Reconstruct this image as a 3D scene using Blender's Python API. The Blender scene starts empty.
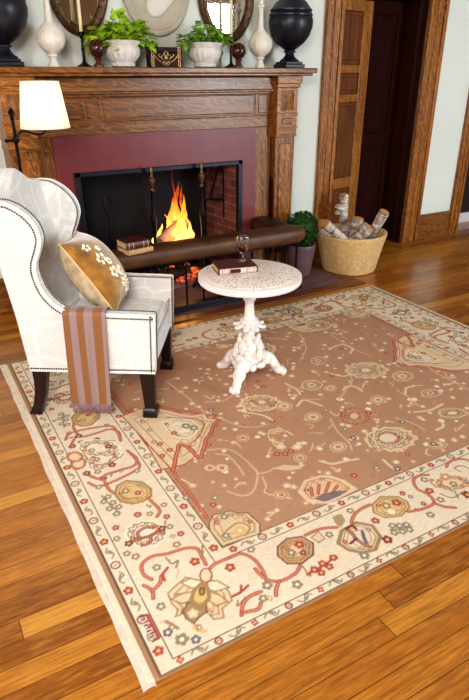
import bpy, bmesh, math, random
import numpy as np
from mathutils import Vector, Matrix, noise as mnoise
from math import sin, cos, pi, radians as R
random.seed(7)
SC = bpy.context.scene
COL = SC.collection

# ------------------------------------------------------------------ colours / materials
def lin(c):
    return tuple((x/12.92 if x <= .04045 else ((x+.055)/1.055)**2.4) for x in c)
def rgb(r, g, b):
    return lin((r/255., g/255., b/255.))
def hexc(c): return tuple(c)+(1,)

class NT:
    """tiny node-tree helper"""
    def __init__(self, name):
        self.m = bpy.data.materials.new(name); self.m.use_nodes = True
        self.t = self.m.node_tree; self.b = self.t.nodes['Principled BSDF']
        self.out = self.t.nodes['Material Output']
    def n(self, typ, **kw):
        nd = self.t.nodes.new(typ)
        for k, v in kw.items():
            if k.startswith('i_'):
                key = k[2:]
                key = int(key) if key.isdigit() else key
                nd.inputs[key].default_value = v
            else: setattr(nd, k, v)
        return nd
    def l(self, a, b): self.t.links.new(a, b)
    def math(self, op, a, b=None, c=None):
        nd = self.n('ShaderNodeMath', operation=op)
        for i, v in enumerate((a, b, c)):
            if v is None: continue
            if isinstance(v, (int, float)): nd.inputs[i].default_value = v
            else: self.l(v, nd.inputs[i])
        return nd.outputs[0]
    def ramp(self, fac, stops, interp='LINEAR'):
        nd = self.n('ShaderNodeValToRGB'); nd.color_ramp.interpolation = interp
        el = nd.color_ramp.elements
        while len(el) < len(stops): el.new(.5)
        for e, (p, c) in zip(el, stops):
            e.position = p; e.color = tuple(c)+(1,)
        self.l(fac, nd.inputs[0]); return nd.outputs[0]
    def coords(self, scale=(1, 1, 1), kind='Object', rot=(0, 0, 0)):
        tc = self.n('ShaderNodeTexCoord'); mp = self.n('ShaderNodeMapping')
        mp.inputs['Scale'].default_value = scale; mp.inputs['Rotation'].default_value = rot
        self.l(tc.outputs[kind], mp.inputs[0]); return mp.outputs[0]
    def noise(self, vec, scale=5., detail=4., rough=.55):
        nd = self.n('ShaderNodeTexNoise', i_Scale=scale, i_Detail=detail, i_Roughness=rough)
        self.l(vec, nd.inputs['Vector']); return nd.outputs['Fac']
    def mix(self, fac, a, b, mode='MIX'):
        nd = self.n('ShaderNodeMix', data_type='RGBA', blend_type=mode)
        for i, v in ((0, fac), (6, a), (7, b)):
            if isinstance(v, (int, float)): nd.inputs[i].default_value = v
            elif isinstance(v, tuple): nd.inputs[i].default_value = tuple(v)+(1,) if len(v) == 3 else v
            else: self.l(v, nd.inputs[i])
        return nd.outputs[2]
    def bump(self, h, strength=.3, dist=.01):
        nd = self.n('ShaderNodeBump', i_Strength=strength, i_Distance=dist)
        self.l(h, nd.inputs['Height']); self.l(nd.outputs[0], self.b.inputs['Normal'])
    def set(self, **kw):
        for k, v in kw.items(): self.b.inputs[k.replace('_', ' ')].default_value = v
        return self

def mat_plain(name, c, rough=.6, metal=0., var=.12, scale=18., bump=0., spec=.5):
    t = NT(name); v = t.coords(); f = t.noise(v, scale)
    d = tuple(x*(1-var) for x in c); u = tuple(min(1, x*(1+var)) for x in c)
    t.l(t.ramp(f, [(.3, d), (.7, u)]), t.b.inputs['Base Color'])
    t.set(Roughness=rough, Metallic=metal, Specular_IOR_Level=spec)
    if bump: t.bump(f, bump)
    return t.m

def mat_oak(name, axis, dark, mid, light, rough=.32, fleck=True, spec=.45):
    """quarter-sawn oak, grain along axis 0/1/2"""
    t = NT(name)
    s = [26., 26., 26.]; s[axis] = 1.6
    v = t.coords(tuple(s)); f = t.noise(v, 1.6, 6., .65)
    s2 = [8., 8., 8.]; s2[axis] = 2.6
    v2 = t.coords(tuple(s2))
    n2 = t.noise(v2, .9, 2.)
    w = t.n('ShaderNodeTexWave', wave_type='BANDS', bands_direction='DIAGONAL', i_Scale=2.0, i_Distortion=13., i_Detail=3.)
    w.inputs['Detail Scale'].default_value = 1.2
    t.l(v2, w.inputs['Vector'])
    c = t.ramp(f, [(.32, dark), (.5, mid), (.68, light)])
    if fleck:
        k = t.ramp(w.outputs['Fac'], [(.72, (0, 0, 0)), (.9, (1, 1, 1))])
        k2 = t.math('MULTIPLY', k, .5)
        c = t.mix(k2, c, tuple(min(1, x*1.45) for x in light))
    c = t.mix(t.math('MULTIPLY', n2, .5), c, dark)
    t.l(c, t.b.inputs['Base Color']); t.set(Roughness=rough, Specular_IOR_Level=spec)
    t.bump(f, .12, .004)
    return t.m

def mat_floor():
    t = NT('floor_planks'); tc = t.n('ShaderNodeTexCoord'); sp = t.n('ShaderNodeSeparateXYZ')
    t.l(tc.outputs['Object'], sp.inputs[0]); X, Y = sp.outputs[0], sp.outputs[1]
    PW, PL = .082, 1.35
    yr = t.math('DIVIDE', t.math('ADD', Y, 10.), PW); row = t.math('FLOOR', yr)
    wn = t.n('ShaderNodeTexWhiteNoise', noise_dimensions='1D'); t.l(row, wn.inputs['W'])
    xr = t.math('ADD', t.math('DIVIDE', t.math('ADD', X, 20.), PL), t.math('MULTIPLY', wn.outputs['Value'], 7.3))
    colm = t.math('FLOOR', xr)
    cb = t.n('ShaderNodeCombineXYZ'); t.l(row, cb.inputs[0]); t.l(colm, cb.inputs[1])
    wn2 = t.n('ShaderNodeTexWhiteNoise', noise_dimensions='2D'); t.l(cb.outputs[0], wn2.inputs['Vector'])
    base = t.ramp(wn2.outputs['Value'], [(0., rgb(140, 80, 24)), (.3, rgb(172, 106, 34)), (.7, rgb(190, 122, 42)), (1., rgb(212, 148, 62))])
    # grain, shifted per plank
    off = t.n('ShaderNodeCombineXYZ'); t.l(t.math('MULTIPLY', wn2.outputs['Value'], 37.), off.inputs[2])
    ad = t.n('ShaderNodeVectorMath', operation='ADD'); t.l(tc.outputs['Object'], ad.inputs[0]); t.l(off.outputs[0], ad.inputs[1])
    mp = t.n('ShaderNodeMapping'); mp.inputs['Scale'].default_value = (3.2, 75., 1.); t.l(ad.outputs[0], mp.inputs[0])
    g = t.noise(mp.outputs[0], 1.7, 6., .65)
    c = t.mix(t.ramp(g, [(.38, (.85, .85, .85)), (.6, (0, 0, 0))]), base, t.mix(.55, base, rgb(70, 32, 8)))
    mp3 = t.n('ShaderNodeMapping'); mp3.inputs['Scale'].default_value = (9., 60., 1.); t.l(ad.outputs[0], mp3.inputs[0])
    g3 = t.noise(mp3.outputs[0], 1.2, 3., .6)
    c = t.mix(t.ramp(g3, [(.45, (0, 0, 0)), (.75, (.45, .45, .45))]), c, rgb(216, 152, 70))
    # joints
    fy = t.math('FRACT', yr); fx = t.math('FRACT', xr)
    jy = t.math('LESS_THAN', t.math('MINIMUM', fy, t.math('SUBTRACT', 1., fy)), .016)
    jx = t.math('LESS_THAN', t.math('MINIMUM', fx, t.math('SUBTRACT', 1., fx)), .0012)
    j = t.math('MAXIMUM', jy, jx)
    c = t.mix(t.math('MULTIPLY', j, .8), c, rgb(52, 24, 8))
    t.l(c, t.b.inputs['Base Color'])
    t.l(t.ramp(g, [(.3, (.30, .30, .30)), (.8, (.2, .2, .2))]), t.b.inputs['Roughness'])
    t.set(Specular_IOR_Level=.5, Coat_Weight=.15, Coat_Roughness=.15)
    t.bump(t.math('SUBTRACT', t.math('MULTIPLY', g, .15), j), .25, .002)
    return t.m

def mat_tile(name, c, size, grout, rough, offset=.5, ratio=1.0):
    t = NT(name); tc = t.n('ShaderNodeTexCoord'); sp = t.n('ShaderNodeSeparateXYZ'); cb = t.n('ShaderNodeCombineXYZ')
    t.l(tc.outputs['Object'], sp.inputs[0]); t.l(sp.outputs[0], cb.inputs[0]); t.l(sp.outputs[2], cb.inputs[1]); v = cb.outputs[0]
    br = t.n('ShaderNodeTexBrick', offset=offset, i_Scale=1.)
    br.inputs['Color1'].default_value = tuple(c)+(1,); br.inputs['Color2'].default_value = tuple(x*.82 for x in c)+(1,)
    br.inputs['Mortar'].default_value = tuple(grout)+(1,); br.inputs['Mortar Size'].default_value = size*.012
    br.inputs['Brick Width'].default_value = size*ratio; br.inputs['Row Height'].default_value = size
    t.l(v, br.inputs['Vector'])
    f = t.noise(v, 9., 4.)
    cc = t.mix(t.ramp(f, [(.35, (0, 0, 0)), (.75, (.4, .4, .4))]), br.outputs['Color'], tuple(x*.6 for x in c))
    t.l(cc, t.b.inputs['Base Color']); t.set(Roughness=rough)
    t.bump(br.outputs['Fac'], -.2, .002)
    return t.m

def mat_firebrick(name, a, b, mortar, plane, soot):
    t = NT(name); tc = t.n('ShaderNodeTexCoord'); sp = t.n('ShaderNodeSeparateXYZ'); cb = t.n('ShaderNodeCombineXYZ')
    t.l(tc.outputs['Object'], sp.inputs[0]); t.l(sp.outputs[0 if plane == 'xz' else 1], cb.inputs[0]); t.l(sp.outputs[2], cb.inputs[1]); v = cb.outputs[0]
    br = t.n('ShaderNodeTexBrick', offset=.5, i_Scale=1.)
    br.inputs['Color1'].default_value = tuple(a)+(1,); br.inputs['Color2'].default_value = tuple(b)+(1,)
    br.inputs['Mortar'].default_value = tuple(mortar)+(1,); br.inputs['Mortar Size'].default_value = .007
    br.inputs['Brick Width'].default_value = .2; br.inputs['Row Height'].default_value = .068
    br.inputs['Bias'].default_value = .1
    t.l(v, br.inputs['Vector'])
    f = t.noise(t.coords(), 5., 5.)
    c = t.mix(t.ramp(f, [(.35, (0, 0, 0)), (.7, (soot, soot, soot))]), br.outputs['Color'], (.008, .007, .01))
    t.l(c, t.b.inputs['Base Color']); t.set(Roughness=.85); t.bump(br.outputs['Fac'], -.6, .008)
    return t.m

def mat_vcol(name, rough=.9, weave=0., sheen=0., spec=.3):
    t = NT(name); a = t.n('ShaderNodeVertexColor'); a.layer_name = 'Col'
    c = a.outputs['Color']
    if weave:
        v = t.coords((1, 1, 1)); f = t.noise(t.coords((30, 420, 1)), 1., 3.); f2 = t.noise(v, 3., 3.)
        c = t.mix(t.ramp(f, [(.3, (weave,)*3), (.6, (0, 0, 0))]), c, t.mix(.5, c, (.10, .04, .02)))
        c = t.mix(t.ramp(f2, [(.35, (.25,)*3), (.6, (0, 0, 0))]), c, t.mix(.35, c, (.2, .08, .05)))
        t.bump(f, .15, .002)
    t.l(c, t.b.inputs['Base Color']); t.set(Roughness=rough, Specular_IOR_Level=spec, Sheen_Weight=sheen)
    return t.m

def mat_damask():
    t = NT('ivory_damask'); v = t.coords((7.2, 7.2, 5.6))
    w = t.n('ShaderNodeTexVoronoi', feature='DISTANCE_TO_EDGE', i_Scale=1.15); w.inputs['Randomness'].default_value = .35
    nz = t.n('ShaderNodeTexNoise', i_Scale=3.2, i_Detail=2.); t.l(v, nz.inputs['Vector'])
    ad = t.mix(.22, v, nz.outputs['Color']); t.l(ad, w.inputs['Vector'])
    k = t.ramp(w.outputs['Distance'], [(.02, (.8,)*3), (.04, (0, 0, 0)), (.055, (0, 0, 0)), (.07, (.45,)*3), (.085, (0, 0, 0))])
    w2 = t.n('ShaderNodeTexVoronoi', feature='DISTANCE_TO_EDGE', i_Scale=5.5); t.l(ad, w2.inputs['Vector'])
    k2 = t.ramp(w2.outputs['Distance'], [(.03, (.55, .55, .55)), (.07, (0, 0, 0))])
    msk = t.ramp(w.outputs['Distance'], [(.22, (0, 0, 0)), (.3, (1, 1, 1))])
    kk = t.mix(1., k, t.mix(1., k2, msk, 'MULTIPLY'), 'ADD')
    c = t.mix(kk, rgb(217, 213, 210), rgb(237, 235, 232))
    t.l(c, t.b.inputs['Base Color']); t.set(Roughness=.75, Sheen_Weight=.25, Specular_IOR_Level=.3)
    t.bump(kk, .08, .002)
    return t.m

def mat_terrazzo():
    t = NT('speckled_stone_top'); v = t.coords()
    vo = t.n('ShaderNodeTexVoronoi', i_Scale=85.); t.l(v, vo.inputs['Vector'])
    sp = t.n('ShaderNodeSeparateColor'); t.l(vo.outputs['Color'], sp.inputs[0])
    d = t.math('LESS_THAN', vo.outputs['Distance'], .34)
    pick = t.math('GREATER_THAN', sp.outputs[0], .3)
    k = t.math('MULTIPLY', d, pick)
    cc = t.ramp(sp.outputs[1], [(0., rgb(120, 50, 40)), (.25, rgb(170, 110, 80)), (.5, rgb(90, 80, 70)), (.7, rgb(190, 150, 110)), (.9, rgb(70, 60, 60))], 'CONSTANT')
    c = t.mix(t.math('MULTIPLY', k, .85), rgb(246, 236, 228), cc)
    f = t.noise(v, 30., 3.)
    c = t.mix(t.ramp(f, [(.4, (0, 0, 0)), (.8, (.3, .3, .3))]), c, rgb(200, 160, 130))
    t.l(c, t.b.inputs['Base Color']); t.set(Roughness=.3)
    return t.m

def mat_emit(name, stops, strength, zlo, zhi, alpha=True):
    """flame: colour by height along object Z with noise, thin at the tips"""
    t = NT(name); tc = t.n('ShaderNodeTexCoord'); sp = t.n('ShaderNodeSeparateXYZ'); t.l(tc.outputs['Object'], sp.inputs[0])
    f = t.noise(t.coords((9, 9, 4)), 2.2, 3.)
    z = t.math('DIVIDE', t.math('SUBTRACT', sp.outputs[2], zlo), zhi-zlo)
    z = t.math('ADD', z, t.math('MULTIPLY', t.math('SUBTRACT', f, .5), .7))
    c = t.ramp(z, stops)
    em = t.n('ShaderNodeEmission', i_Strength=strength); t.l(c, em.inputs[0])
    tr = t.n('ShaderNodeBsdfTransparent'); mx = t.n('ShaderNodeMixShader')
    a = t.ramp(z, [(.1, (.8,)*3), (.55, (.55,)*3), (1., (.06,)*3)])
    t.l(a, mx.inputs[0]); t.l(tr.outputs[0], mx.inputs[1]); t.l(em.outputs[0], mx.inputs[2]); t.l(mx.outputs[0], t.out.inputs[0])
    return t.m

def mat_shade():
    t = NT('glowing_linen_shade'); v = t.coords((60, 60, 60)); f = t.noise(v, 4.)
    t.l(t.ramp(f, [(.3, rgb(250, 234, 218)), (.7, rgb(255, 244, 230))]), t.b.inputs['Base Color'])
    t.set(Roughness=.8, Emission_Color=hexc(rgb(255, 220, 194)), Emission_Strength=.42)
    tl = t.n('ShaderNodeBsdfTranslucent'); tl.inputs[0].default_value = hexc(rgb(255, 236, 214))
    mx = t.n('ShaderNodeMixShader', i_0=.35); t.l(t.b.outputs[0], mx.inputs[1]); t.l(tl.outputs[0], mx.inputs[2]); t.l(mx.outputs[0], t.out.inputs[0])
    return t.m

def mat_glass(name, c=(1, 1, 1), rough=0., ior=1.45):
    t = NT(name); v = t.coords(); f = t.noise(v, 3.)
    t.l(t.ramp(f, [(0., c), (1., tuple(x*.98 for x in c))]), t.b.inputs['Base Color'])
    t.set(Roughness=rough, Transmission_Weight=1., IOR=ior); return t.m

def mat_mirror():
    t = NT('mirror_silver'); f = t.noise(t.coords(), 6.)
    t.l(t.ramp(f, [(0., (.72, .72, .70)), (1., (.8, .8, .78))]), t.b.inputs['Base Color']); t.set(Metallic=1., Roughness=.02); return t.m

def mat_birch():
    t = NT('birch_bark'); v = t.coords((6, 6, 40)); f = t.noise(v, 2., 4.)
    f2 = t.noise(t.coords((14, 14, 9)), 1.5, 4.)
    c = t.ramp(f, [(.3, rgb(120, 92, 80)), (.45, rgb(188, 170, 158)), (.65, rgb(228, 222, 214))])
    c = t.mix(t.ramp(f2, [(.48, (0, 0, 0)), (.62, (.75,)*3)]), c, rgb(110, 70, 52))
    t.l(c, t.b.inputs['Base Color']); t.set(Roughness=.8); t.bump(f, .4, .004); return t.m

def mat_velvet():
    t = NT('gold_velvet'); f = t.noise(t.coords((5, 5, 5)), 2.5, 4.)
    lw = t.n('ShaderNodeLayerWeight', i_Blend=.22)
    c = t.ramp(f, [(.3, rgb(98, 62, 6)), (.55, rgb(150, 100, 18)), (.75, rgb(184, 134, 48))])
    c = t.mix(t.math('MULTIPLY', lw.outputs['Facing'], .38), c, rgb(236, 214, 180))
    t.l(c, t.b.inputs['Base Color']); t.set(Roughness=.6, Sheen_Weight=.8, Specular_IOR_Level=.3); t.bump(f, .3, .02); return t.m

M = {}
OD, OM, OL = rgb(78, 42, 15), rgb(126, 77, 30), rgb(158, 106, 48)
for ax, nm in enumerate('xyz'): M['oak_'+nm] = mat_oak('oak_grain_'+nm, ax, OD, OM, OL)
M['oak_light_z'] = mat_oak('golden_oak_casing', 2, rgb(92, 50, 18), rgb(146, 90, 36), rgb(184, 124, 58))
M['oak_light_x'] = mat_oak('golden_oak_board', 0, rgb(92, 50, 18), rgb(146, 90, 36), rgb(184, 124, 58))
M['oak_dark_z'] = mat_oak('oak_door_panel', 2, rgb(70, 32, 10), rgb(112, 60, 22), rgb(142, 84, 36), fleck=False)
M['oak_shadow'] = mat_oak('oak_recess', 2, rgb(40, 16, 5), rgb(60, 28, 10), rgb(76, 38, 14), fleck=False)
M['walnut'] = mat_oak('dark_walnut_door', 2, rgb(28, 6, 2), rgb(44, 11, 5), rgb(58, 17, 8), rough=.8, spec=.12, fleck=False)
M['hearth_wood'] = mat_oak('hearth_border_oak', 0, rgb(84, 42, 14), rgb(122, 68, 24), rgb(150, 90, 38), fleck=False)
M['floor'] = mat_floor()
M['wall'] = mat_plain('wall_paint', rgb(220, 222, 214), .85, var=.03, scale=2.)
M['wall_tan'] = mat_plain('tan_wall_paint', rgb(150, 112, 84), .85, var=.05, scale=2.)
M['ceil'] = mat_plain('ceiling_paint', rgb(190, 186, 178), .9, var=.02, scale=2.)
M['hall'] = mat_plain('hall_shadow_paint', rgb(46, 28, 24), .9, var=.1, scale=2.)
M['white_trim'] = mat_plain('white_trim_paint', rgb(214, 208, 214), .5, var=.03)
M['tile'] = mat_tile('oxblood_tile', rgb(124, 46, 48), .15, rgb(92, 40, 40), .38, ratio=1.)
M['slate'] = mat_plain('hearth_slate', rgb(112, 86, 84), .5, var=.3, scale=9., bump=.15)
M['brick_back'] = mat_firebrick('sooty_firebrick', rgb(18, 14, 22), rgb(12, 10, 17), rgb(24, 21, 30), 'xz', .95)
M['brick_side'] = mat_firebrick('worn_firebrick', rgb(142, 80, 72), rgb(106, 54, 50), rgb(140, 112, 108), 'yz', .8)
M['hearth_brick'] = mat_plain('pink_hearth_brick', rgb(132, 100, 96), .8, var=.3, scale=7., bump=.3)
M['iron'] = mat_plain('black_iron', rgb(24, 22, 26), .42, .6, var=.25, scale=30.)
M['iron_blue'] = mat_plain('painted_black_iron', rgb(34, 34, 44), .38, .5, var=.2)
M['bronze'] = mat_plain('lamp_bronze', rgb(30, 20, 16), .35, .7)
M['brass'] = mat_plain('aged_brass', rgb(128, 100, 72), .42, .9, var=.25)
M['leather'] = mat_plain('brown_leather', rgb(86, 52, 26), .5, var=.4, scale=9., bump=.15)
M['leather_dark'] = mat_plain('dark_brown_leather', rgb(56, 30, 18), .5, var=.35, scale=14., bump=.15)
M['damask'] = mat_damask()
M['welt'] = mat_plain('white_welt', rgb(238, 234, 228), .7, var=.03)
M['nail'] = mat_plain('dark_nailhead', rgb(52, 44, 46), .35, .7)
M['mahogany'] = mat_plain('mahogany_leg', rgb(32, 10, 11), .28, var=.3, scale=12.)
M['velvet'] = mat_velvet()
M['velvet_back'] = mat_plain('silver_gold_velvet', rgb(196, 172, 140), .6, var=.3, scale=22., bump=.3)
M['cord'] = mat_plain('cream_cord', rgb(214, 184, 140), .7)
M['petal'] = mat_plain('white_embroidery', rgb(246, 240, 226), .7, var=.04)
M['gold_thread'] = mat_plain('gold_thread', rgb(206, 170, 100), .5)
M['vcol_cloth'] = mat_vcol('striped_silk', .5, sheen=.3, spec=.4)
M['fringe'] = mat_plain('mauve_fringe', rgb(146, 110, 118), .8, var=.2, scale=60.)
M['rug'] = mat_vcol('woven_rug', .95, weave=.55, spec=.1)
M['selvage'] = mat_plain('rug_selvage', rgb(214, 196, 180), .95, var=.14, scale=40., bump=.2)
M['terrazzo'] = mat_terrazzo()
M['chalk'] = mat_plain('chippy_white_paint', rgb(232, 222, 216), .6, var=.07, scale=40., bump=.15)
M['chalk_rust'] = mat_plain('chippy_white_paint_worn', rgb(230, 221, 214), .65, var=.12, scale=30., bump=.2)
M['shade'] = mat_shade()
M['stone_tub'] = mat_plain('tan_stone', rgb(212, 176, 122), .85, var=.2, scale=38., bump=.35)
M['soil'] = mat_plain('dark_soil', rgb(36, 22, 16), .95, var=.3, scale=50., bump=.4)
M['birch'] = mat_birch()
M['cutwood'] = mat_plain('cut_wood_end', rgb(206, 146, 76), .8, var=.16, scale=24.)
M['bark'] = mat_plain('split_log_bark', rgb(74, 52, 44), .9, var=.4, scale=30., bump=.5)
M['char'] = mat_plain('charred_log', rgb(30, 26, 30), .9, var=.5, scale=20., bump=.5)
M['ash_wood'] = mat_plain('burning_log_ash', rgb(190, 150, 120), .8, var=.25, scale=20., bump=.3)
M['purple_pot'] = mat_plain('plum_glazed_pot', rgb(104, 80, 84), .45, var=.14, scale=12.)
M['topiary'] = mat_plain('boxwood_leaves', rgb(48, 84, 26), .6, var=.5, scale=40.)
M['fern'] = mat_plain('lime_leaves', rgb(176, 206, 62), .55, var=.35, scale=22.)
M['fern2'] = mat_plain('green_leaves', rgb(140, 180, 62), .55, var=.35, scale=22.)
M['stem'] = mat_plain('leaf_stems', rgb(96, 120, 40), .7)
M['urn'] = mat_plain('black_navy_lacquer', rgb(22, 20, 34), .38, var=.3, scale=16.)
M['cream_ceramic'] = mat_plain('cream_ceramic', rgb(226, 218, 204), .5, var=.09, scale=26., bump=.15)
M['white_ceramic'] = mat_plain('white_planter_glaze', rgb(216, 210, 204), .55, var=.1, scale=26., bump=.2)
M['burl'] = mat_plain('marbled_brown_sphere', rgb(72, 34, 24), .2, var=.8, scale=34.)
M['turned_wood'] = mat_plain('turned_brown_wood', rgb(92, 52, 30), .35, var=.25)
M['box'] = mat_plain('dark_red_box', rgb(44, 16, 20), .35, var=.25)
M['gilt'] = mat_plain('gilt_filigree', rgb(198, 160, 112), .35, .55, var=.2, scale=60.)
M['mirror_frame'] = mat_plain('carved_bronze_frame', rgb(92, 66, 42), .35, .45, var=.75, scale=55., bump=.6)
M['mirror'] = mat_mirror()
M['plaque'] = mat_plain('plaster_medallion', rgb(188, 176, 158), .75, var=.08, scale=14., bump=.1)
M['plaster'] = mat_plain('white_plaster_relief', rgb(222, 214, 204), .75, var=.04)
M['wax'] = mat_plain('cream_candle_wax', rgb(232, 220, 178), .5, var=.04)
M['book_red'] = mat_plain('oxblood_book_leather', rgb(74, 22, 24), .35, var=.25, scale=26.)
M['book_brown'] = mat_plain('brown_book_leather', rgb(86, 38, 26), .4, var=.25, scale=26.)
M['book_tan'] = mat_plain('tan_vellum', rgb(196, 160, 118), .6, var=.15, scale=26.)
M['vellum'] = mat_plain('worn_pale_spine', rgb(206, 186, 178), .6, var=.2, scale=30.)
M['pages'] = mat_plain('aged_pages', rgb(208, 176, 128), .9, var=.15, scale=90.)
M['gilt_tool'] = mat_plain('gilt_tooling', rgb(190, 150, 120), .5)
M['glass'] = mat_glass('clear_glass')
M['wine'] = mat_glass('red_wine', rgb(120, 12, 20), ior=1.33)
M['window_glass'] = mat_glass('window_pane_glass')
M['curtain'] = mat_plain('tan_curtain', rgb(168, 124, 84), .9, var=.12, scale=8.)
FL = [(0., (1, .62, .20)), (.3, (1, .50, .11)), (.55, (1, .30, .03)), (.8, (.8, .11, .01)), (1., (.35, .03, .0))]
M['flame'] = mat_emit('flame', FL, 2.2, 0., .5)
M['ember'] = NT('ember'); _t = M['ember']
_f = _t.noise(_t.coords(), 30., 4.); _t.l(_t.ramp(_f, [(.4, (.02, .01, .01)), (.6, (.5, .06, .01)), (.75, (1, .3, .04))]), _t.b.inputs['Emission Color'])
_t.l(_t.ramp(_f, [(.4, (.03, .025, .03)), (.7, (.2, .06, .03))]), _t.b.inputs['Base Color']); _t.set(Emission_Strength=2.5, Roughness=.9); M['ember'] = _t.m
# ------------------------------------------------------------------ geometry helpers
class G:
    def __init__(self): self.bm = bmesh.new()
    def box(self, x0, x1, y0, y1, z0, z1, mx=None):
        vs = [self.bm.verts.new(Vector(p) if mx is None else mx @ Vector(p)) for p in
              ((x0,y0,z0),(x1,y0,z0),(x1,y1,z0),(x0,y1,z0),(x0,y0,z1),(x1,y0,z1),(x1,y1,z1),(x0,y1,z1))]
        for f in ((3,2,1,0),(4,5,6,7),(0,1,5,4),(1,2,6,5),(2,3,7,6),(3,0,4,7)): self.bm.faces.new([vs[i] for i in f])
        return self
    def hexa(self, lo, hi):
        """two quads (bottom, top) -> solid"""
        vs = [self.bm.verts.new(p) for p in list(lo)+list(hi)]
        for f in ((3,2,1,0),(4,5,6,7),(0,1,5,4),(1,2,6,5),(2,3,7,6),(3,0,4,7)): self.bm.faces.new([vs[i] for i in f])
        return self
    def lathe(self, prof, seg=32, c=(0,0,0), fn=None, mx=None):
        rings = []
        for i, (r, z) in enumerate(prof):
            ring = []
            for k in range(seg):
                a = 2*pi*k/seg; rr = r if fn is None else fn(r, z, a)
                p = Vector((rr*cos(a), rr*sin(a), z))
                p = (mx @ p) if mx is not None else p
                ring.append(self.bm.verts.new(p+Vector(c)))
            rings.append(ring)
        for a, b in zip(rings, rings[1:]):
            for k in range(seg): self.bm.faces.new((a[k], a[(k+1)%seg], b[(k+1)%seg], b[k]))
        self.bm.faces.new(list(reversed(rings[0]))); self.bm.faces.new(rings[-1])
        return self
    def tube(self, pts, rad, seg=8, closed=False):
        pts = [Vector(p) for p in pts]; n = len(pts)
        rads = rad if isinstance(rad, (list, tuple)) else [rad]*n
        rings = []; up = None
        for i, p in enumerate(pts):
            a = pts[(i-1) % n] if (closed or i > 0) else p
            b = pts[(i+1) % n] if (closed or i < n-1) else p
            t = (b-a).normalized()
            if up is None:
                up = Vector((0,0,1)) if abs(t.z) < .9 else Vector((1,0,0))
            u = (up - t*up.dot(t)); u = u.normalized() if u.length > 1e-5 else t.orthogonal().normalized()
            up = u; v = t.cross(u)
            rings.append([self.bm.verts.new(p+(u*cos(2*pi*k/seg)+v*sin(2*pi*k/seg))*rads[i]) for k in range(seg)])
        rr = list(zip(rings, rings[1:]))
        if closed: rr.append((rings[-1], rings[0]))
        for a, b in rr:
            for k in range(seg): self.bm.faces.new((a[k], a[(k+1)%seg], b[(k+1)%seg], b[k]))
        if not closed:
            self.bm.faces.new(list(reversed(rings[0]))); self.bm.faces.new(rings[-1])
        return self
    def prism(self, poly, d0, d1, axes='xz', at=None):
        """polygon in two axes extruded along the third"""
        def mk(a, b, d):
            if axes == 'xz': p = (a, d, b)
            elif axes == 'yz': p = (d, a, b)
            else: p = (a, b, d)
            return self.bm.verts.new(p if at is None else at @ Vector(p))
        A = [mk(a, b, d0) for a, b in poly]; B = [mk(a, b, d1) for a, b in poly]; n = len(poly)
        self.bm.faces.new(A); self.bm.faces.new(list(reversed(B)))
        for k in range(n): self.bm.faces.new((A[(k+1)%n], A[k], B[k], B[(k+1)%n]))
        return self
    def ball(self, c, r, seg=16, rings=10, mx=None):
        rx, ry, rz = r if isinstance(r, (tuple, list)) else (r, r, r)
        prof = [(max(1e-4, sin(pi*i/rings)), -cos(pi*i/rings)) for i in range(rings+1)]
        S = Matrix.Diagonal((rx, ry, rz)).to_4x4()
        self.lathe(prof, seg, c, mx=(mx @ S) if mx is not None else S)
        return self
    def grid(self, fn, nu, nv, closed_u=False):
        V = [[self.bm.verts.new(fn(i/(nu-1 if not closed_u else nu), j/(nv-1))) for j in range(nv)] for i in range(nu)]
        for i in range(nu-1 if not closed_u else nu):
            for j in range(nv-1):
                a, b = V[i], V[(i+1) % nu]
                self.bm.faces.new((a[j], b[j], b[j+1], a[j+1]))
        return V
    def build(self, name, mat, parent=None, smooth=35, bevel=0., seg=2, subd=0, solid=0., loc=None, rot=None):
        bmesh.ops.recalc_face_normals(self.bm, faces=self.bm.faces[:])
        me = bpy.data.meshes.new(name); self.bm.to_mesh(me); self.bm.free()
        return self.link(me, name, mat, parent, smooth, bevel, seg, subd, solid, loc, rot)
    @staticmethod
    def link(me, name, mat, parent=None, smooth=35, bevel=0., seg=2, subd=0, solid=0., loc=None, rot=None):
        if mat is not None: me.materials.append(mat)
        o = bpy.data.objects.new(name, me); COL.objects.link(o)
        if parent is not None: o.parent = parent
        if loc is not None: o.location = loc
        if rot is not None: o.rotation_euler = rot
        if solid:
            m = o.modifiers.new('thick', 'SOLIDIFY'); m.thickness = solid; m.offset = 0
        if bevel:
            m = o.modifiers.new('bev', 'BEVEL'); m.width = bevel; m.segments = seg; m.limit_method = 'ANGLE'; m.angle_limit = R(40)
        if subd:
            m = o.modifiers.new('sub', 'SUBSURF'); m.levels = subd; m.render_levels = subd
        if smooth:
            for p in me.polygons: p.use_smooth = True
            if smooth < 180 and not subd: me.set_sharp_from_angle(angle=R(smooth))
        return o

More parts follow.
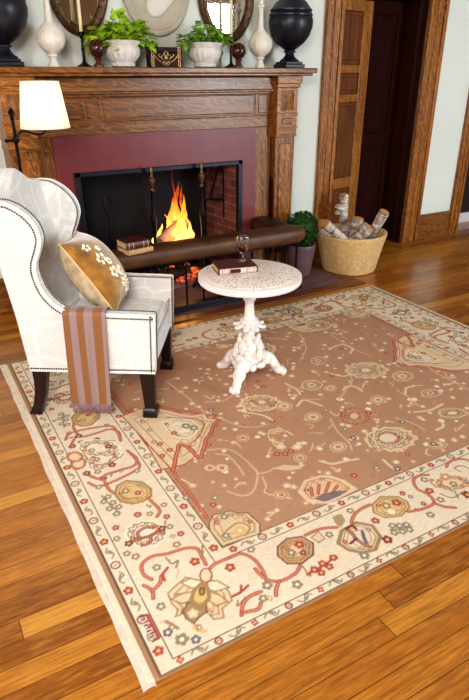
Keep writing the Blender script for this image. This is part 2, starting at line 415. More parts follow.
def thing(name, label, cat, loc=(0,0,0), rotz=0., group=None):
    o = bpy.data.objects.new(name, None); COL.objects.link(o); o.empty_display_size = .05
    o.location = loc; o.rotation_euler = (0, 0, rotz); o['label'] = label; o['category'] = cat
    if group: o['group'] = group
    return o
def tag(o, label, cat, group=None):
    o['label'] = label; o['category'] = cat
    if group: o['group'] = group
    return o
def struct(o): o['kind'] = 'structure'; return o
def dup(root, loc, label, rotz=None, scale=None):
    r = root.copy(); COL.objects.link(r); r.location = loc; r['label'] = label
    if rotz is not None: r.rotation_euler = (0, 0, rotz)
    if scale is not None: r.scale = scale
    for ch in list(root.children):
        c = ch.copy(); COL.objects.link(c); c.parent = r
        for g in list(ch.children):
            d = g.copy(); COL.objects.link(d); d.parent = c
    return r
def smooth_line(pts, n=8, closed=False):
    P = [Vector(p) for p in pts]; out = []; m = len(P)
    rng = range(m if closed else m-1)
    for i in rng:
        p0 = P[(i-1) % m] if (closed or i > 0) else P[0]; p1 = P[i]; p2 = P[(i+1) % m]
        p3 = P[(i+2) % m] if (closed or i+2 < m) else P[-1]
        for k in range(n):
            t = k/n
            out.append(.5*((2*p1)+(p2-p0)*t+(2*p0-5*p1+4*p2-p3)*t*t+(3*p1-p0-3*p2+p3)*t**3))
    if not closed: out.append(P[-1])
    return out
def along(pts, step):
    """points every step along a polyline"""
    out = []; need = 0.
    for a, b in zip(pts, pts[1:]):
        L = (b-a).length; d = need
        while d <= L:
            out.append(a+(b-a)*(d/L)); d += step
        need = d-L
    return out

# ------------------------------------------------------------------ room shell
WY = 4.28          # wall with the fireplace and the doorways
def wall(name, boxes, mat):
    g = G()
    for b in boxes: g.box(*b)
    return struct(g.build(name, mat, smooth=0))
struct(G().box(-3.2, 7.0, -3.4, 7.2, -.12, 0.).build('floor', M['floor'], smooth=0))
struct(G().box(-3.2, 7.0, -3.4, 7.2, 3.1, 3.2).build('ceiling', M['ceil'], smooth=0))
T = .15
wall('wall_back', [(-3.0, .955, WY, WY+T, 0, 3.1), (.955, 2.545, WY, WY+T, 1.24, 3.1), (2.545, 3.46, WY, WY+T, 0, 3.1),
                   (3.46, 4.43, WY, WY+T, 2.22, 3.1), (4.43, 5.24, WY, WY+T, 0, 3.1), (5.24, 6.3, WY, WY+T, 2.22, 3.1), (6.3, 6.8, WY, WY+T, 0, 3.1)], M['wall'])
wall('wall_right', [(6.65, 6.8, -3.2, WY, 0, 3.1)], M['wall'])
wall('wall_left', [(-3.0, -2.85, -3.2, -1.9, 0, 3.1), (-3.0, -2.85, 2.6, WY, 0, 3.1), (-3.0, -2.85, -1.9, 2.6, 0, .5), (-3.0, -2.85, -1.9, 2.6, 2.75, 3.1)], M['wall'])
wall('wall_front', [(-2.85, 5.3, -3.2, -3.05, 0, 3.1), (5.3, 6.45, -3.2, -3.05, 0, .7), (5.3, 6.45, -3.2, -3.05, 2.85, 3.1), (6.45, 6.65, -3.2, -3.05, 0, 3.1)], M['wall_tan'])
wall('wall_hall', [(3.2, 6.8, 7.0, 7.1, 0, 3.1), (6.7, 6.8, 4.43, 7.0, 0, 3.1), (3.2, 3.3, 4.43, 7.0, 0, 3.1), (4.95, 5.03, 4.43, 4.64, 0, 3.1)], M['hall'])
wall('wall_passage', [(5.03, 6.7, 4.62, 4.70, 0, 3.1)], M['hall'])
wall('baseboard_hall', [(5.03, 6.7, 4.598, 4.62, 0, .11)], M['white_trim'])
def win(name, axis, lo, hi, z0, z1, pos, nx, nz):
    w = G(); t = .035
    def bar(a0, a1, b0, b1, th=.05):
        if axis == 'x': w.box(a0, a1, pos-th/2, pos+th/2, b0, b1)
        else: w.box(pos-th/2, pos+th/2, a0, a1, b0, b1)
    bar(lo, lo+.06, z0, z1, .1); bar(hi-.06, hi, z0, z1, .1); bar(lo, hi, z0, z0+.06, .1); bar(lo, hi, z1-.06, z1, .1)
    for i in range(1, nx): bar(lo+(hi-lo)*i/nx-.02, lo+(hi-lo)*i/nx+.02, z0, z1)
    for i in range(1, nz): bar(lo, hi, z0+(z1-z0)*i/nz-.02, z0+(z1-z0)*i/nz+.02)
    o = struct(w.build(name, M['oak_z'], smooth=0))
    g = G()
    if axis == 'x': g.box(lo+.05, hi-.05, pos-.003, pos+.003, z0+.05, z1-.05)
    else: g.box(pos-.003, pos+.003, lo+.05, hi-.05, z0+.05, z1-.05)
    g.build('window_glass', M['window_glass'], o, smooth=0)
    return o
win('window_1', 'y', -1.9, 2.6, .5, 2.75, -2.92, 4, 3)
win('window_2', 'x', 5.3, 6.45, .7, 2.85, -3.12, 2, 3)

# door casings, baseboards
def casing(name, x0, x1, mat, z1=2.3):
    g = G(); y = WY
    g.box(x0, x1, y-.022, y+.0, 0, z1)
    w = x1-x0
    g.box(x0, x0+w*.16, y-.038, y-.022, 0, z1); g.box(x0+w*.42, x0+w*.52, y-.03, y-.022, 0, z1); g.box(x1-w*.2, x1, y-.036, y-.022, 0, z1)
    return struct(g.build(name, mat, bevel=.004, smooth=40))
casing('trim_1', 3.28, 3.46, M['oak_light_z']); casing('trim_2', 4.43, 4.645, M['oak_light_z']); casing('trim_3', 5.115, 5.25, M['oak_light_z'])
g = G(); g.box(3.28, 4.645, WY-.03, WY, 2.3, 2.46); struct(g.build('trim_4', M['oak_light_x'], bevel=.004))
g = G(); g.box(3.445, 3.46, WY, WY+.30, 0, 2.22); g.box(4.415, 4.43, WY, WY+.30, 0, 2.22); g.box(3.46, 4.415, WY, WY+.30, 2.2, 2.22); g.box(4.395, 4.415, WY+.07, WY+.09, 0, 2.2)
struct(g.build('trim_5', M['oak_shadow'], smooth=0))
def baseb(name, x0, x1):
    g = G(); g.box(x0, x1, WY-.022, WY, 0, .245); g.box(x0, x1, WY-.03, WY, .235, .268); g.box(x0, x1, WY-.036, WY-.022, 0, .05)
    return struct(g.build(name, M['oak_x'], bevel=.005))
baseb('baseboard_right', 4.645, 5.115); baseb('baseboard_left', -2.85, .64); baseb('baseboard_middle', 2.9, 3.28)

# paneled leaf standing ajar and the dark leaf beyond it
def leaf(name, hinge, ang, w, h, mat, rails, th=.04, panel=True):
    mx = Matrix.Translation(hinge) @ Matrix.Rotation(ang, 4, 'Z')
    g = G(); st = .13 if panel else .10; sl = .03 if panel else .09
    g.box(0, sl, 0, th, 0.01, h, mx); g.box(w-st, w, 0, th, .01, h, mx)
    for z0, z1 in rails: g.box(sl, w-st, 0, th, z0, z1, mx)
    o = struct(g.build(name, mat, bevel=.006, smooth=40))
    p = G()
    zs = [z for r in rails for z in r]
    for z0, z1 in zip(zs[1::2], zs[2::2]):
        p.box(sl, w-st, .012, th-.012, z0, z1, mx)
        p.box(sl+.025, w-st-.025, .004, th-.004, z0+.03, z1-.03, mx)
    p.build('door_panel', M['oak_dark_z'] if panel else mat, o, bevel=.006, smooth=40)
    return o
leaf('door_1', (3.462, WY+.085, 0), R(13), .52, 2.17, M['oak_light_z'], [(.01, .24), (.60, .70), (1.36, 1.43), (1.60, 1.67), (2.08, 2.17)])
leaf('door_2', (3.70, WY+.25, 0), 0, .715, 2.19, M['walnut'], [(.01, .22), (.95, 1.07), (2.08, 2.19)], panel=False)
# ------------------------------------------------------------------ fireplace
FP = thing('fireplace', 'tall carved oak fireplace surround with dark red tiles around a sooty firebox', 'fireplace', (1.775, WY, 0))
FX, FY = 1.775, WY
def fbuild(g, name, mat, parent=FP, **kw):
    bmesh.ops.translate(g.bm, verts=g.bm.verts[:], vec=(-FX, -FY, 0))
    return g.build(name, mat, parent, **kw)
YB = 4.125
g = G(); g.box(.56, 2.99, 3.95, WY, 1.600, 1.636); g.box(.585, 2.965, 3.972, WY, 1.582, 1.602); fbuild(g, 'mantel_shelf', M['oak_x'], bevel=.006)
# header: bed moulding, ledge, long frieze panel, lower board
g = G(); g.box(.83, 2.70, 4.085, WY, 1.488, 1.574); g.box(.83, 2.70, 4.098, WY, 1.574, 1.582); g.box(.83, 2.70, 4.072, WY, 1.474, 1.488); g.box(.83, 2.70, 4.105, WY, 1.458, 1.474)
fbuild(g, 'bed_moulding', M['oak_x'], bevel=.008)
g = G(); g.box(.83, 2.70, YB, WY, 1.30, 1.457); g.box(.83, 2.70, YB-.012, YB, 1.300, 1.312)
for x in (1.19, 1.305, 2.545, 2.66): g.box(x-.010, x+.010, YB-.006, YB, 1.312, 1.457)
fz = fbuild(g, 'frieze', M['oak_x'], bevel=.004)
g = G()
for x0, x1 in ((.86, 1.17), (1.21, 1.285), (1.325, 2.525), (2.565, 2.64)): g.box(x0, x1, YB-.006, YB+.01, 1.320, 1.452)
fbuild(g, 'frieze_panel', M['oak_x'], fz, bevel=.006)
g = G(); g.box(.83, 2.70, YB, WY, 1.218, 1.30); fbuild(g, 'header_board', M['oak_x'], bevel=.003)
for x0, x1 in ((.83, .952), (2.548, 2.68)):
    g = G(); g.box(x0, x1, YB, WY, 0., 1.218); g.box(x0, x0+.012, YB-.01, YB, 0, 1.218) if x0 < 1 else g.box(x1-.012, x1, YB-.01, YB, 0, 1.218)
    fbuild(g, 'side_board', M['oak_z'], bevel=.003)
# pilasters
for x0, x1 in ((.672, .832), (2.702, 2.862)):
    w = x1-x0; cx = (x0+x1)/2; yf = 4.045
    g = G()
    g.prism([(x0, 0), (x1, 0), (x1+.006, .2), (x1+.012, 1.14), (x0-.012, 1.14), (x0-.006, .2)], yf+.012, WY, 'xz')
    g.box(x0-.012, x1+.012, yf-.012, WY, 0, .2)
    p = fbuild(g, 'pilaster', M['oak_z'], bevel=.003)
    g = G(); g.box(x0+.025, x1-.022, yf+.002, yf+.02, .26, 1.09); fbuild(g, 'pilaster_panel', M['oak_light_z'], p, bevel=.006)
    g = G(); g.box(x0-.016, x1+.016, yf-.004, WY, 1.14, 1.50); g.box(x0-.02, x1+.02, yf-.012, WY, 1.296, 1.318)
    g.box(x0-.022, x1+.022, yf-.014, WY, 1.205, 1.216); g.box(x0-.02, x1+.02, yf-.010, WY, 1.15, 1.162)
    g.box(x0-.024, x1+.03, yf-.016, WY, 1.50, 1.53); g.box(x0-.03, x1+.04, yf-.03, WY, 1.53, 1.584)
    cp = fbuild(g, 'capital', M['oak_light_x'], p, bevel=.004)
    g = G()   # four-sided carved pyramid in the capital, and the inset block under it
    a, b, z0, z1 = x0+.018, x1-.018, 1.336, 1.482
    bs = [(a, yf-.004, z0), (b, yf-.004, z0), (b, yf-.004, z1), (a, yf-.004, z1)]
    vs = [g.bm.verts.new(q) for q in bs]; ap = g.bm.verts.new((cx, yf-.018, (z0+z1)/2))
    for i in range(4): g.bm.faces.new((vs[i], vs[(i+1)%4], ap))
    g.bm.faces.new(list(reversed(vs)))
    fbuild(g, 'carved_pyramid', M['oak_z'], cp, smooth=0)
    g = G(); g.box(x0+.03, x1-.03, yf-.012, yf, 1.235, 1.28); fbuild(g, 'inset_block', M['oak_x'], cp, bevel=.006)
    g = G(); g.box(x0-.01 if x0 > 2 else x1, x0 if x0 > 2 else x1+.01, yf+.03, WY, 0, 1.5); fbuild(g, 'pilaster_return', M['oak_shadow'], p)
# tiles
TX0, TX1, TZ = .952, 2.548, 1.218; OX0, OX1, OZ = 1.080, 2.410, .972
g = G(); g.box(TX0, OX0, YB-.004, WY+.02, 0, TZ); g.box(OX1, TX1, YB-.004, WY+.02, 0, TZ); g.box(OX0, OX1, YB-.004, WY+.02, OZ, TZ)
fbuild(g, 'tile_surround', M['tile'], smooth=0)
g = G(); f = .032
g.box(OX0-.006, OX0+f, YB-.022, YB+.02, 0, OZ+.006); g.box(OX1-f, OX1+.006, YB-.022, YB+.02, 0, OZ+.006); g.box(OX0-.006, OX1+.006, YB-.022, YB+.02, OZ-f*.8, OZ+.006)
fbuild(g, 'opening_frame', M['iron_blue'], bevel=.004)
# firebox
BX0, BX1, BY = 1.15, 2.345, 4.62
g = G()
g.box(BX0-.05, BX1+.05, BY, BY+.1, 0, 1.4); fbuild(g, 'firebox_back', M['brick_back'], smooth=0)
for s, xo, xb in ((0, OX0, BX0), (1, OX1, BX1)):
    d = -.12 if s == 0 else .12
    g = G(); q = [(xo, YB+.02), (xb, BY), (xb+d, BY), (xo+d, YB+.02)]
    g.prism(q, 0, 1.4, 'xy'); fbuild(g, 'firebox_side', M['brick_side'] if s else M['brick_back'], smooth=0)
g = G(); g.box(OX0-.1, OX1+.1, YB+.03, BY+.1, 1.05, 1.15); g.box(OX0, OX1, YB+.02, YB+.12, .99, 1.1); fbuild(g, 'firebox_hood', M['brick_back'], smooth=0)
g = G(); g.box(OX0-.1, OX1+.1, YB, BY+.1, 0.004, .03); fbuild(g, 'firebox_floor', M['hearth_brick'], smooth=0)
# hearth: slate slab with an oak border, flush with the floor
g = G(); g.box(.60, 3.13, 3.565, 4.10, .001, .010); hs = struct(g.build('trim_6', M['slate'], smooth=0))
g = G(); g.box(.48, 3.25, 3.47, 3.565, .001, .012); g.box(3.13, 3.25, 3.565, WY-.04, .001, .012)
struct(g.build('trim_7', M['hearth_wood'], bevel=.003))

# andirons
AND = thing('andiron', 'black iron andiron with brass urn finial, left of the pair before the fire', 'andiron', (1.612, 4.045, .03), group='pair of andirons')
G().lathe([(.055,0),(.05,.02),(.022,.035),(.016,.10),(.024,.12),(.016,.14),(.013,.30),(.02,.33),(.012,.36),(.014,.50),(.020,.55),(.022,.60),(.014,.63),(.013,.77),(.016,.785)], 14).build('post', M['iron'], AND)
fin = G().lathe([(.012,.785),(.020,.795),(.012,.81),(.018,.83),(.026,.862),(.027,.878),(.014,.89),(.009,.905),(.014,.922),(.014,.935),(.008,.955),(.002,.97)], 16).build('finial', M['brass'], AND)
G().tube([(0,.0,.20),(0,.14,.19),(0,.36,.17),(0,.40,.12),(0,.41,.0)], .014, 8).build('log_rest', M['iron'], AND)
for s in (-1, 1):
    G().tube(smooth_line([(0,0,.10),(s*.05,-.01,.09),(s*.085,-.02,.04),(s*.11,-.02,.0)]), .012, 8).build('foot', M['iron'], AND)
dup(AND, (2.018, 4.045, .03), 'black iron andiron with brass urn finial, right of the pair before the fire')

# fire: logs, embers, flames
def split_log(name, p0, p1, r, mat, label, group='logs burning in the fireplace'):
    p0, p1 = Vector(p0), Vector(p1); d = (p1-p0); L = d.length
    q = d.to_track_quat('X', 'Z').to_euler()
    g = G(); rnd = random.Random(hash(label) % 1000 if False else len(label)*7+int(r*1000))
    seg, n = 14, 9
    ph = [rnd.uniform(.82, 1.12) for _ in range(seg)]
    def fn(u, v):
        a = 2*pi*u; k = int(round(u*seg)) % seg
        return Vector(((v-.5)*L, r*ph[k]*cos(a)*(1+.06*sin(v*9+k)), r*ph[k]*sin(a)*(1+.06*cos(v*8+k))))
    V = g.grid(fn, seg, n, True)
    g.bm.faces.new([V[i][0] for i in range(seg)]); g.bm.faces.new([V[i][n-1] for i in range(seg)])
    o = g.build(name, mat, smooth=50, loc=(p0+p1)/2, rot=q)
    return tag(o, label, 'firewood', group)
split_log('firewood_log', (1.52,4.20,.275), (2.10,4.24,.275), .062, M['char'], 'charred log lying across the andirons at the front of the fire')
split_log('firewood_log', (1.60,4.36,.270), (2.12,4.35,.27), .055, M['bark'], 'bark-covered log at the back of the fire')
split_log('firewood_log', (1.74,4.25,.37), (1.98,4.33,.50), .055, M['ash_wood'], 'pale burning log propped on top of the fire')
split_log('firewood_log', (1.66,4.30,.08), (2.0,4.28,.085), .05, M['bark'], 'short log glowing under the andirons', )
g = G()
for i in range(40): g.ball((random.uniform(1.6,2.1), random.uniform(4.16,4.48), .045+random.uniform(0,.03)), (random.uniform(.02,.05), random.uniform(.02,.04), random.uniform(.012,.025)), 6, 4)
eb = g.build('glowing_embers', M['ember'], smooth=60); eb['kind'] = 'stuff'; tag(eb, 'bed of glowing embers under the burning logs', 'embers')
fire = thing('fire', 'bright orange flames leaping from the burning logs in the firebox', 'fire', (1.90, 4.30, .31))
def flame(cx, cy, h, w, ph, z0=0.):
    g = G(); seg, n = 12, 16
    def fn(u, v):
        a = 2*pi*u
        prof = (.5*math.sqrt(min(1., v*7+.03)))*(1-v)**.85*(1+.35*sin(v*9+ph)) + .0015
        sway = .30*w*sin(v*6.5+ph)*v + .10*w*sin(v*15+ph*2)
        rr = w*prof*(1+.25*sin(3*a+ph+v*7))
        return Vector((cx+sway+rr*cos(a), cy+.4*sway+rr*.55*sin(a), z0+h*v))
    V = g.grid(fn, seg, n, True)
    g.bm.faces.new([V[i][0] for i in range(seg)])
    g.build('flame', M['flame'], fire, smooth=180)
for a in ((.03,0,.52,.10,.4,.0), (-.02,.03,.40,.09,1.9,.0), (.075,.02,.40,.08,3.1,.02), (-.07,0,.27,.08,4.2,.01), (-.13,.0,.20,.07,.9,0), (-.18,.02,.14,.06,2.2,.0), (.11,-.02,.26,.07,5.1,.0), (.0,-.05,.30,.09,2.6,.0), (.05,-.06,.20,.08,1.2,-.05), (-.09,-.06,.16,.08,3.7,-.04), (.02,.04,.62,.05,5.6,.02), (.05,-.03,.46,.045,.2,.05), (.09,.03,.33,.05,2.0,.08)):
    flame(*a)
# poker with looped handle, swinging crane
pk = thing('fire_poker', 'iron poker with a looped handle standing at the left of the firebox', 'poker', (1.36, 4.36, .03))
G().tube([(0,0,0),(.004,0,.4),(.01,.0,.56)], .009, 8).build('shaft', M['iron'], pk)
G().tube(smooth_line([(.01,0,.56),(-.015,0,.62),(-.028,0,.67),(-.010,0,.715),(.023,0,.715),(.040,0,.67),(.028,0,.62),(.01,0,.56)]), .007, 8).build('handle', M['iron'], pk)
cr = thing('fireplace_crane', 'black iron crane bracket on the brick right side of the firebox', 'crane', (2.36, 4.36, 0))
G().tube([(.02,0,.48),(.02,0,.84)], .011, 8).build('upright', M['iron'], cr)
G().tube([(.02,0,.63),(-.22,.02,.66)], .010, 8).build('arm', M['iron'], cr)
G().tube([(-.02,0,.92),(-.10,.02,.66)], .010, 8).build('brace', M['iron'], cr)
G().tube([(.0,.0,.92),(.02,0,.82)], .008, 8).build('hook', M['iron'], cr)

# ------------------------------------------------------------------ club fender
FE = thing('club_fender', 'low iron club fender with a long padded brown leather seat around the hearth', 'fender', (1.745, 3.66, .01))
XL, XR = -.93, .945; SB = .0
def fpad(poly_path, name, mat, wd):
    pass
# seat pads: rounded-section bars
def pad(p0, p1, halfw, z0, z1, name, mat):
    p0, p1 = Vector(p0), Vector(p1); d = (p1-p0); L = d.length; d.normalize(); s = Vector((-d.y, d.x, 0))
    g = G(); n = max(8, int(L/.06)); prof = []
    for k in range(20):
        a = 2*pi*k/20; c, si = cos(a), sin(a)
        prof.append((halfw*math.copysign(abs(c)**.55, c), (z1-z0)/2*math.copysign(abs(si)**.6, si)))
    rings = []
    for i in range(n+1):
        t = i/n; e = 1.
        dl = min(t, 1-t)*L
        if dl < .06: e = .80+.20*math.sqrt(max(0, 1-(1-dl/.06)**2))
        pucker = 1-.035*abs(sin(pi*t*L/.24))**8
        rings.append([g.bm.verts.new(p0+d*(t*L)+s*(w*e)+Vector((0,0,(z0+z1)/2+h*e*pucker))) for w, h in prof])
    for a, b in zip(rings, rings[1:]):
        for k in range(20): g.bm.faces.new((a[k], a[(k+1)%20], b[(k+1)%20], b[k]))
    g.bm.faces.new(rings[0]); g.bm.faces.new(rings[-1])
    return g.build(name, mat, FE, smooth=60)
pad((XL-.03,.02,0), (XR+.0,.02,0), .10, .385, .512, 'seat_pad', M['leather'])
pad((XR-.09,.135,0), (XR-.09,.50,0), .10, .38, .505, 'side_pad', M['leather_dark'])
pad((XL+.045,.135,0), (XL+.045,.50,0), .10, .38, .505, 'side_pad', M['leather_dark'])
g = G(); g.box(XL, XR, -.035, .035, 0, .045); g.box(XL-.01, XR+.01, -.045, .045, 0, .016)
g.box(XL, XL+.06, .035, .46, 0, .045); g.box(XR-.06, XR, .035, .46, 0, .045); g.build('base_rail', M['iron_blue'], FE, bevel=.004)
g = G(); g.box(XL, XR, -.015, .06, .37, .40); g.box(XL, XL+.06, .06, .46, .355, .378); g.box(XR-.06, XR, .06, .46, .355, .378); g.build('top_rail', M['iron'], FE, bevel=.003)
nb = 14
for i in range(nb):
    x = XL+.03+(XR-XL-.06)*i/(nb-1)
    gg = G().tube([(x,0,.04),(x,0,.36)], .008, 8)
    if i % 2 == 0: gg.ball((x,0,.2), (.014,.014,.02), 8, 6)
    gg.build('bar', M['iron'], FE)
for y in (.16, .30, .44):
    for x in (XL+.03, XR-.03): G().tube([(x,y,.04),(x,y,.36)], .008, 8).build('bar', M['iron'], FE)
